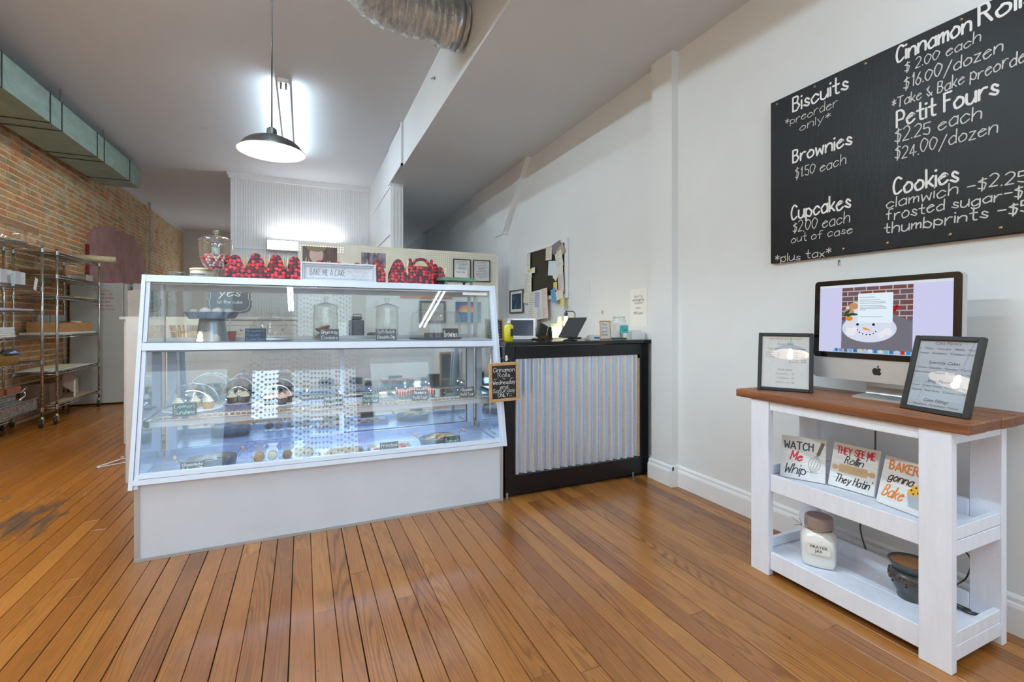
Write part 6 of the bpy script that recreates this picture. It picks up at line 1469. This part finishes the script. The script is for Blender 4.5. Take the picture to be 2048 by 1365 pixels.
# ------------------------------------------------------------------ wire shelving racks
def rack(label, x0, x1, y0, y1, zs, top):
    t = thing('wire_shelving', label, 'shelving', (x0, y0, 0)); W_, D_ = x1 - x0, y1 - y0
    for (a, b) in ((0, 0), (W_, 0), (0, D_), (W_, D_)):
        p = MB().cyl((a, b, .12), (a, b, top), .0127, 12)
        for z in [.18 + .0508 * k for k in range(int((top - .2) / .0508))]: p.tube([(a, b, z), (a, b, z + .003)], .0135, 12)
        p = p.build('post', m_chrome, t)
        MB().lathe([(0, 0), (.022, 0), (.022, .006), (.014, .010), (.014, .03)], (a, b, .10), 14).box(a - .018, b - .03, .045, a - .014, b + .012, .105).box(a + .014, b - .03, .045, a + .018, b + .012, .105).build('caster_fork', M('zinc_fork', rgb(176, 160, 120), .4, .8), p)
        MB().lathe([(0, -.011), (.040, -.011), (.046, -.006), (.046, .006), (.040, .011), (0, .011)], n=20).build('caster_wheel', m_black, p, None).matrix_local = Matrix.Translation((a, b - .018, .046)) @ Matrix.Rotation(PI / 2, 4, 'Y')
    for z in zs:
        mb = MB(); zt, zb = z, z - .030
        for q in (zt, zb): mb.tube([(0, 0, q), (W_, 0, q), (W_, D_, q), (0, D_, q)], .0032, 4, closed=True)
        for (ax, ay, bx, by) in ((W_, 0, W_, D_), (0, 0, 0, D_), (0, 0, W_, 0), (0, D_, W_, D_)):
            L = math.hypot(bx - ax, by - ay); k_ = int(L / .045); pts = []
            for i in range(k_ + 1):
                f = i / k_; zq = (zt if (i // 1) % 2 else zb); pts.append((ax + (bx - ax) * f, ay + (by - ay) * f, zq))
            mb.tube(pts, .0026, 4, cap=False)
        y = .03
        while y < D_: mb.tube([(0, y, zt - .003), (W_, y, zt - .003)], .0016, 3, cap=False); y += .030
        for f in (.33, .66): mb.tube([(W_ * f, 0, zt - .008), (W_ * f, D_, zt - .008)], .003, 4, cap=False)
        for (a, b) in ((0, 0), (W_, 0), (0, D_), (W_, D_)): mb.lathe([(.0165, zb - .012), (.0185, zt + .006)], (a, b, 0), 12)
        mb.build('shelf', m_chrome, t)
    return t
Z2 = [.225, .62, 1.055, 1.52, 1.768, 2.045]; Z1 = [.227, .77, 1.05, 1.33, 1.605, 2.05]
rack('chrome wire shelving on casters, the far one beside the freezer', -3.045, -2.66, 7.25, 8.50, Z2, 2.075)
rack('chrome wire shelving on casters, the near one cut off by the picture edge', -3.045, -2.72, 5.72, 7.06, Z1, 2.075)
def bx_(name, label, cat, x0, x1, y0, y1, z0, z1, m, rot=0, group=None, b=.003):
    t = MB().bbox(-(x1 - x0) / 2, -(y1 - y0) / 2, 0, (x1 - x0) / 2, (y1 - y0) / 2, z1 - z0, b).build(name, m); t.location = ((x0 + x1) / 2, (y0 + y1) / 2, z0); t.rotation_euler = (0, 0, rot); return tag(t, label, cat, group)
m_wcard = M('white_board', rgb(226, 222, 212), .6, var=.05)
e_ = .004
# far rack
t = thing('paper_roll', 'long cream cardboard tube lying across the top of the far wire rack', 'tube', (-2.63, 8.33, 2.045 + .05), (0, 0, .35))
MB().cyl((-.24, 0, 0), (.20, 0, 0), .044, 20).build('tube_wall', M('cream_tube', rgb(206, 190, 150), .6), t); MB().lathe([(0, 0), (.034, 0)], n=16).build('open_end', M('brown_inside', rgb(120, 84, 52), .8), t).matrix_local = Matrix.Translation((.2005, 0, 0)) @ Matrix.Rotation(PI / 2, 4, 'Y')
bx_('cardboard_sheet', 'flat brown cardboard on the top shelf of the far wire rack', 'cardboard', -3.03, -2.70, 7.32, 7.9, 2.045 + e_, 2.07, m_card, .02)
bx_('plastic_box', 'small blue grey plastic lid on the top shelf of the far wire rack', 'box', -2.98, -2.78, 8.0, 8.2, 2.045 + e_, 2.075, M('blue_grey_plastic', rgb(140, 156, 180), .4))
for k in range(4):
    t = tag(MB().add([(-.17, -.28, 0), (.14, -.28, 0), (.14, .20, .0), (-.17, .20, 0), (-.17, -.36, .035), (.14, -.36, .035), (-.17, -.40, .060), (.14, -.40, .060)], [(0, 1, 2, 3), (0, 4, 5, 1), (4, 6, 7, 5)]).build('cardboard_sheet', m_card), ('lowest', 'second', 'third', 'topmost')[k] + ' curled brown cardboard sheet of the stack on the second shelf of the far rack', 'cardboard', 'curled cardboard sheets on the far rack'); t.location = (-2.86, 7.70 + .09 * k, 1.768 + e_ + .004 * k)
t = thing('plastic_tub', 'translucent plastic food tub on the second shelf of the far rack', 'tub', (-2.77, 8.28, 1.768 + e_))
MB().box(-.08, -.13, 0, .08, .13, .003).box(-.08, -.13, .003, -.077, .13, .08).box(.077, -.13, .003, .08, .13, .08).box(-.077, -.13, .003, .077, -.127, .08).box(-.077, .127, .003, .077, .13, .08).box(-.088, -.138, .078, .088, -.13, .084).box(-.088, .13, .078, .088, .138, .084).box(.08, -.13, .078, .088, .13, .084).build('tub_wall', G('milky_plastic', (.75, .76, .75), .2, 4, .4), t)
bx_('picture_board', 'brown edged white board lying behind the plastic tub', 'board', -3.02, -2.93, 8.20, 8.45, 1.768 + e_, 1.86, m_wcard)
for k, (a, b) in enumerate(((7.32, 7.75), (7.72, 8.12), (8.10, 8.44))): bx_('cardboard_sheet', ('dark brown', 'tan', 'light tan')[k] + ' cardboard sheet on the third shelf of the far rack', 'cardboard', -3.02, -2.68, a, b, 1.52 + e_ + .001, 1.540 + .004 * k, [M('dark_cardboard', rgb(112, 82, 62), .8), m_card, M('light_cardboard', rgb(196, 170, 138), .8)][k], .03 * (k - 1))
t = thing('wooden_crate', 'shallow wooden crate on the fourth shelf of the far rack', 'crate', (-2.84, 7.88, 1.055 + .030))
m_cr = M('crate_wood', rgb(190, 138, 84), .6, var=.15, stretch=(1, 1, 6)); MB().box(-.15, -.48, 0, .15, .48, .010).bbox(.14, -.48, .01, .152, .48, .115, .002).bbox(-.152, -.48, .01, -.14, .48, .115, .002).bbox(-.14, -.48, .01, .14, -.468, .125, .002).bbox(-.14, .468, .01, .14, .48, .125, .002).build('crate_body', m_cr, t)
bx_('cardboard_sheet', 'white printed cardboard under the wooden crate', 'cardboard', -3.02, -2.67, 7.30, 8.42, 1.055 + e_, 1.084, m_wcard)
bx_('foil_pan', 'tall silver foil pan standing in the wooden crate, nearer one', 'pan', -2.93, -2.90, 7.45, 7.72, 1.098, 1.30, m_steel); bx_('foil_pan', 'tall silver foil pan standing in the wooden crate, farther one', 'pan', -2.93, -2.90, 7.74, 8.15, 1.098, 1.30, m_steel)
bx_('snack_packet', 'red and white packet poking out of the wooden crate', 'packet', -2.84, -2.76, 7.98, 8.06, 1.098, 1.21, M('packet_red', rgb(200, 50, 46), .4), .4); bx_('snack_packet', 'pale yellow packet leaning in the wooden crate', 'packet', -2.84, -2.75, 8.10, 8.24, 1.098, 1.225, M('packet_cream', rgb(232, 226, 180), .4), .2)
for k in range(4): bx_('paper_sheet', ('cream', 'white', 'pale grey', 'ivory')[k] + ' board sheet in the stack on the fifth shelf of the far rack', 'board', -3.03, -2.68 - .01 * k, 7.30 + .05 * k, 8.44 - .09 * k, .62 + e_ + .006 * k, .62 + e_ + .006 * k + .005, [m_wcard, m_paper, M('pale_board', rgb(206, 204, 196), .7), m_cream][k], .01 * k, None, .001)
bx_('brown_box', 'open dark brown box on the bottom shelf of the far rack', 'box', -3.02, -2.76, 7.30, 7.72, .245, .47, M('dark_cardboard', (0, 0, 0)), .08)
bx_('white_board', 'small white card leaning beside the brown box on the bottom shelf', 'board', -2.725, -2.71, 7.78, 8.0, .245, .45, m_wcard, .3)
t = tag(MB().bbox(-.16, -.006, 0, .16, .006, .26, .001).build('cardboard_sheet', M('pinkish_cardboard', rgb(184, 154, 134), .8)), 'pinkish brown cardboard tilted on the bottom shelf of the far rack', 'cardboard'); t.location = (-2.83, 8.08, .30); t.rotation_euler = (-.35, .5, 1.3)
bx_('cardboard_sheet', 'flat brown cardboard lying along the bottom shelf of the far rack', 'cardboard', -3.02, -2.67, 7.32, 8.40, .225 + e_, .243, m_card, 0)
# near rack
dome('cake_dome', 'large clear cake dome on top of the near wire rack', (-2.87, 6.66, 2.056), .17, .20)
bx_('brown_tray', 'brown corrugated tray on the top shelf of the near wire rack', 'tray', -3.0, -2.78, 5.9, 6.45, 2.05 + e_, 2.068, m_card)
for k, (a, b, lb) in enumerate(((6.30, 6.52, 'white bakery box at the middle of the near rack shelf'), (6.56, 6.76, 'white bakery box, the next one towards the rack post'))):
    t = thing('bakery_box', lb, 'box', (-2.83, (a + b) / 2, 1.605 + e_)); MB().bbox(-.09, -(b - a) / 2, 0, .09, (b - a) / 2, .135, .002).build('box_body', m_wcard, t); MB().add([(.09, -(b - a) / 2 + .002, .0), (.094, -.0, .0), (.094, -.0, .135), (.09, -(b - a) / 2 + .002, .135)], [(0, 1, 2, 3)]).build('open_flap', M('grey_lilac_shade', rgb(200, 194, 196), .6), t)
t = tag(MB().box(-.001, -.03, 0, .001, .03, .13).build('paper_slip', M('pale_blue_paper', rgb(188, 206, 214), .7)), 'pale blue paper slip hanging before the white bakery boxes', 'paper'); t.location = (-2.712, 6.46, 1.585); t.rotation_euler = (.15, 0, 0)
t = tag(MB().box(-.001, -.03, 0, .001, .03, .14).build('paper_slip', m_paper), 'curled white paper slip hanging near the rack post', 'paper'); t.location = (-2.712, 6.88, 1.565); t.rotation_euler = (-.3, 0, 0)
bx_('parchment_stack', 'stack of pale lilac parchment sheets on the fourth shelf of the near rack', 'paper', -3.0, -2.76, 5.95, 6.98, 1.33 + e_, 1.355, M('lilac_parchment', rgb(198, 184, 192), .6), 0)
for k in range(5): bx_('folded_napkins', ('lowest', 'second', 'middle', 'fourth', 'topmost')[k] + ' pack of folded white napkins of the stack on the near rack', 'napkins', -2.866, -2.76, 6.24, 6.62 - .004 * k, 1.05 + e_ + .021 * k, 1.05 + e_ + .021 * k + .019, m_paper, .02 * (k % 2), 'napkin packs on the near rack')
t = thing('treat_bag', 'red and white striped bag lying behind the napkin stack on the near rack', 'bag', (-2.972, 6.70, 1.05 + e_), .0)
MB().add([(-.07, -.26, 0), (.10, -.26, 0), (.10, .24, 0), (-.07, .24, 0), (-.05, -.26, .085), (.07, -.24, .10), (.07, .20, .016), (-.04, .22, .016)], [(0, 1, 2, 3), (0, 1, 5, 4), (1, 2, 6, 5), (2, 3, 7, 6), (3, 0, 4, 7), (4, 5, 6, 7)]).build('bag_film', M('striped_film', rgb(222, 208, 204), .25), t)
MB().add([(.102, -.25, .02), (.102, .15, .012), (.102, .15, .022), (.102, -.25, .045)], [(0, 1, 2, 3)]).add([(.072, -.24, .1015), (.072, .12, .035), (.03, .12, .036), (.03, -.24, .097)], [(0, 1, 2, 3)]).build('red_stripe', M('stripe_red', rgb(204, 84, 84), .3), t)
t = thing('gold_dish', 'gold embossed oval dish on the fifth shelf of the near rack', 'dish', (-2.86, 6.50, .77 + e_))
n = NT('hammered_gold'); vo = n.n('ShaderNodeTexVoronoi'); vo.inputs['Scale'].default_value = 90; n.l(n.obj(), vo.inputs['Vector']); m_gold = n.prin(n.ramp(vo.outputs['Distance'], [(0.1, rgb(150, 112, 50)), (0.6, rgb(220, 186, 110))]), .35, .8, vo.outputs['Distance'], .6, .004)
MB().lathe([(0, 0), (.94, 0), (1, .01), (1, .085), (1.02, .09), (.97, .09), (.95, .012), (0, .012)], n=40, sx=.125, sy=.30).build('dish_wall', m_gold, t)
t = tag(MB().tube([(0, -.15, .01), (.02, 0, .012), (0, .12, .018), (.01, .16, .05)], [.012, .014, .010, .006], 8).build('black_spatula', m_black), 'black handled utensil lying across the gold dish', 'utensil'); t.location = (-2.86, 6.45, .870)
rk = random.Random(8); mb = MB(); mb.lathe([(0, 0), (.05, 0), (.075, .018), (.05, .042), (.02, .052), (0, .05)], n=14); mb.v = [(x * rk.uniform(.7, 1.25), y * rk.uniform(.8, 1.3), z * rk.uniform(.8, 1.2)) for x, y, z in mb.v]; t = tag(mb.build('foil_bundle', M('crumpled_blue_foil', rgb(150, 160, 190), .25, .6, var=.4, nscale=40)), 'crumpled blue silver bundle on the rim of the gold dish', 'foil'); t.location = (-2.84, 6.72, .865)
n = NT('embossed_silver'); q = n.noise(n.obj(), 34, 3, .5, 2.5); m_emb = n.prin(n.ramp(q, [(0.35, rgb(110, 104, 98)), (0.6, rgb(214, 210, 204))]), .3, .8, q, .9, .01)
t = thing('silver_cake_base', 'square embossed silver cake base on the bottom shelf of the near rack', 'cake stand', (-2.87, 6.62, .227 + e_))
MB().bbox(-.14, -.36, 0, .14, .36, .12, .006).build('base_wall', m_emb, t); MB().bbox(-.15, -.37, .12, .15, .37, .132, .004).build('base_rim', m_chrome, t)
t = thing('silver_tray', 'silver footed tray with curled handles on top of the embossed base', 'tray', (-2.88, 6.45, .3645))
MB().bbox(-.12, -.34, .085, .12, .34, .095, .003).bbox(-.11, -.32, 0, .11, .32, .008, .002).bbox(-.09, -.25, .008, .09, .25, .085, .01).build('tray_plate', m_emb, t)
MB().tube([(.10, .34, .09), (.10, .40, .12), (.10, .44, .125), (.10, .43, .10)], .008, 8).tube([(.10, .28, .004), (.11, .38, .04), (.11, .36, .085)], .008, 8).build('handle', m_chrome, t)
for k in range(2): bx_('copper_tin', ('nearer', 'farther')[k] + ' copper tin on the silver footed tray', 'tin', -2.84 + .0, -2.765, 6.16 + k * .32, 6.42 + k * .32, .4605, .525, M('copper_tin', rgb(190, 118, 82), .3, .7, var=.15), 0)
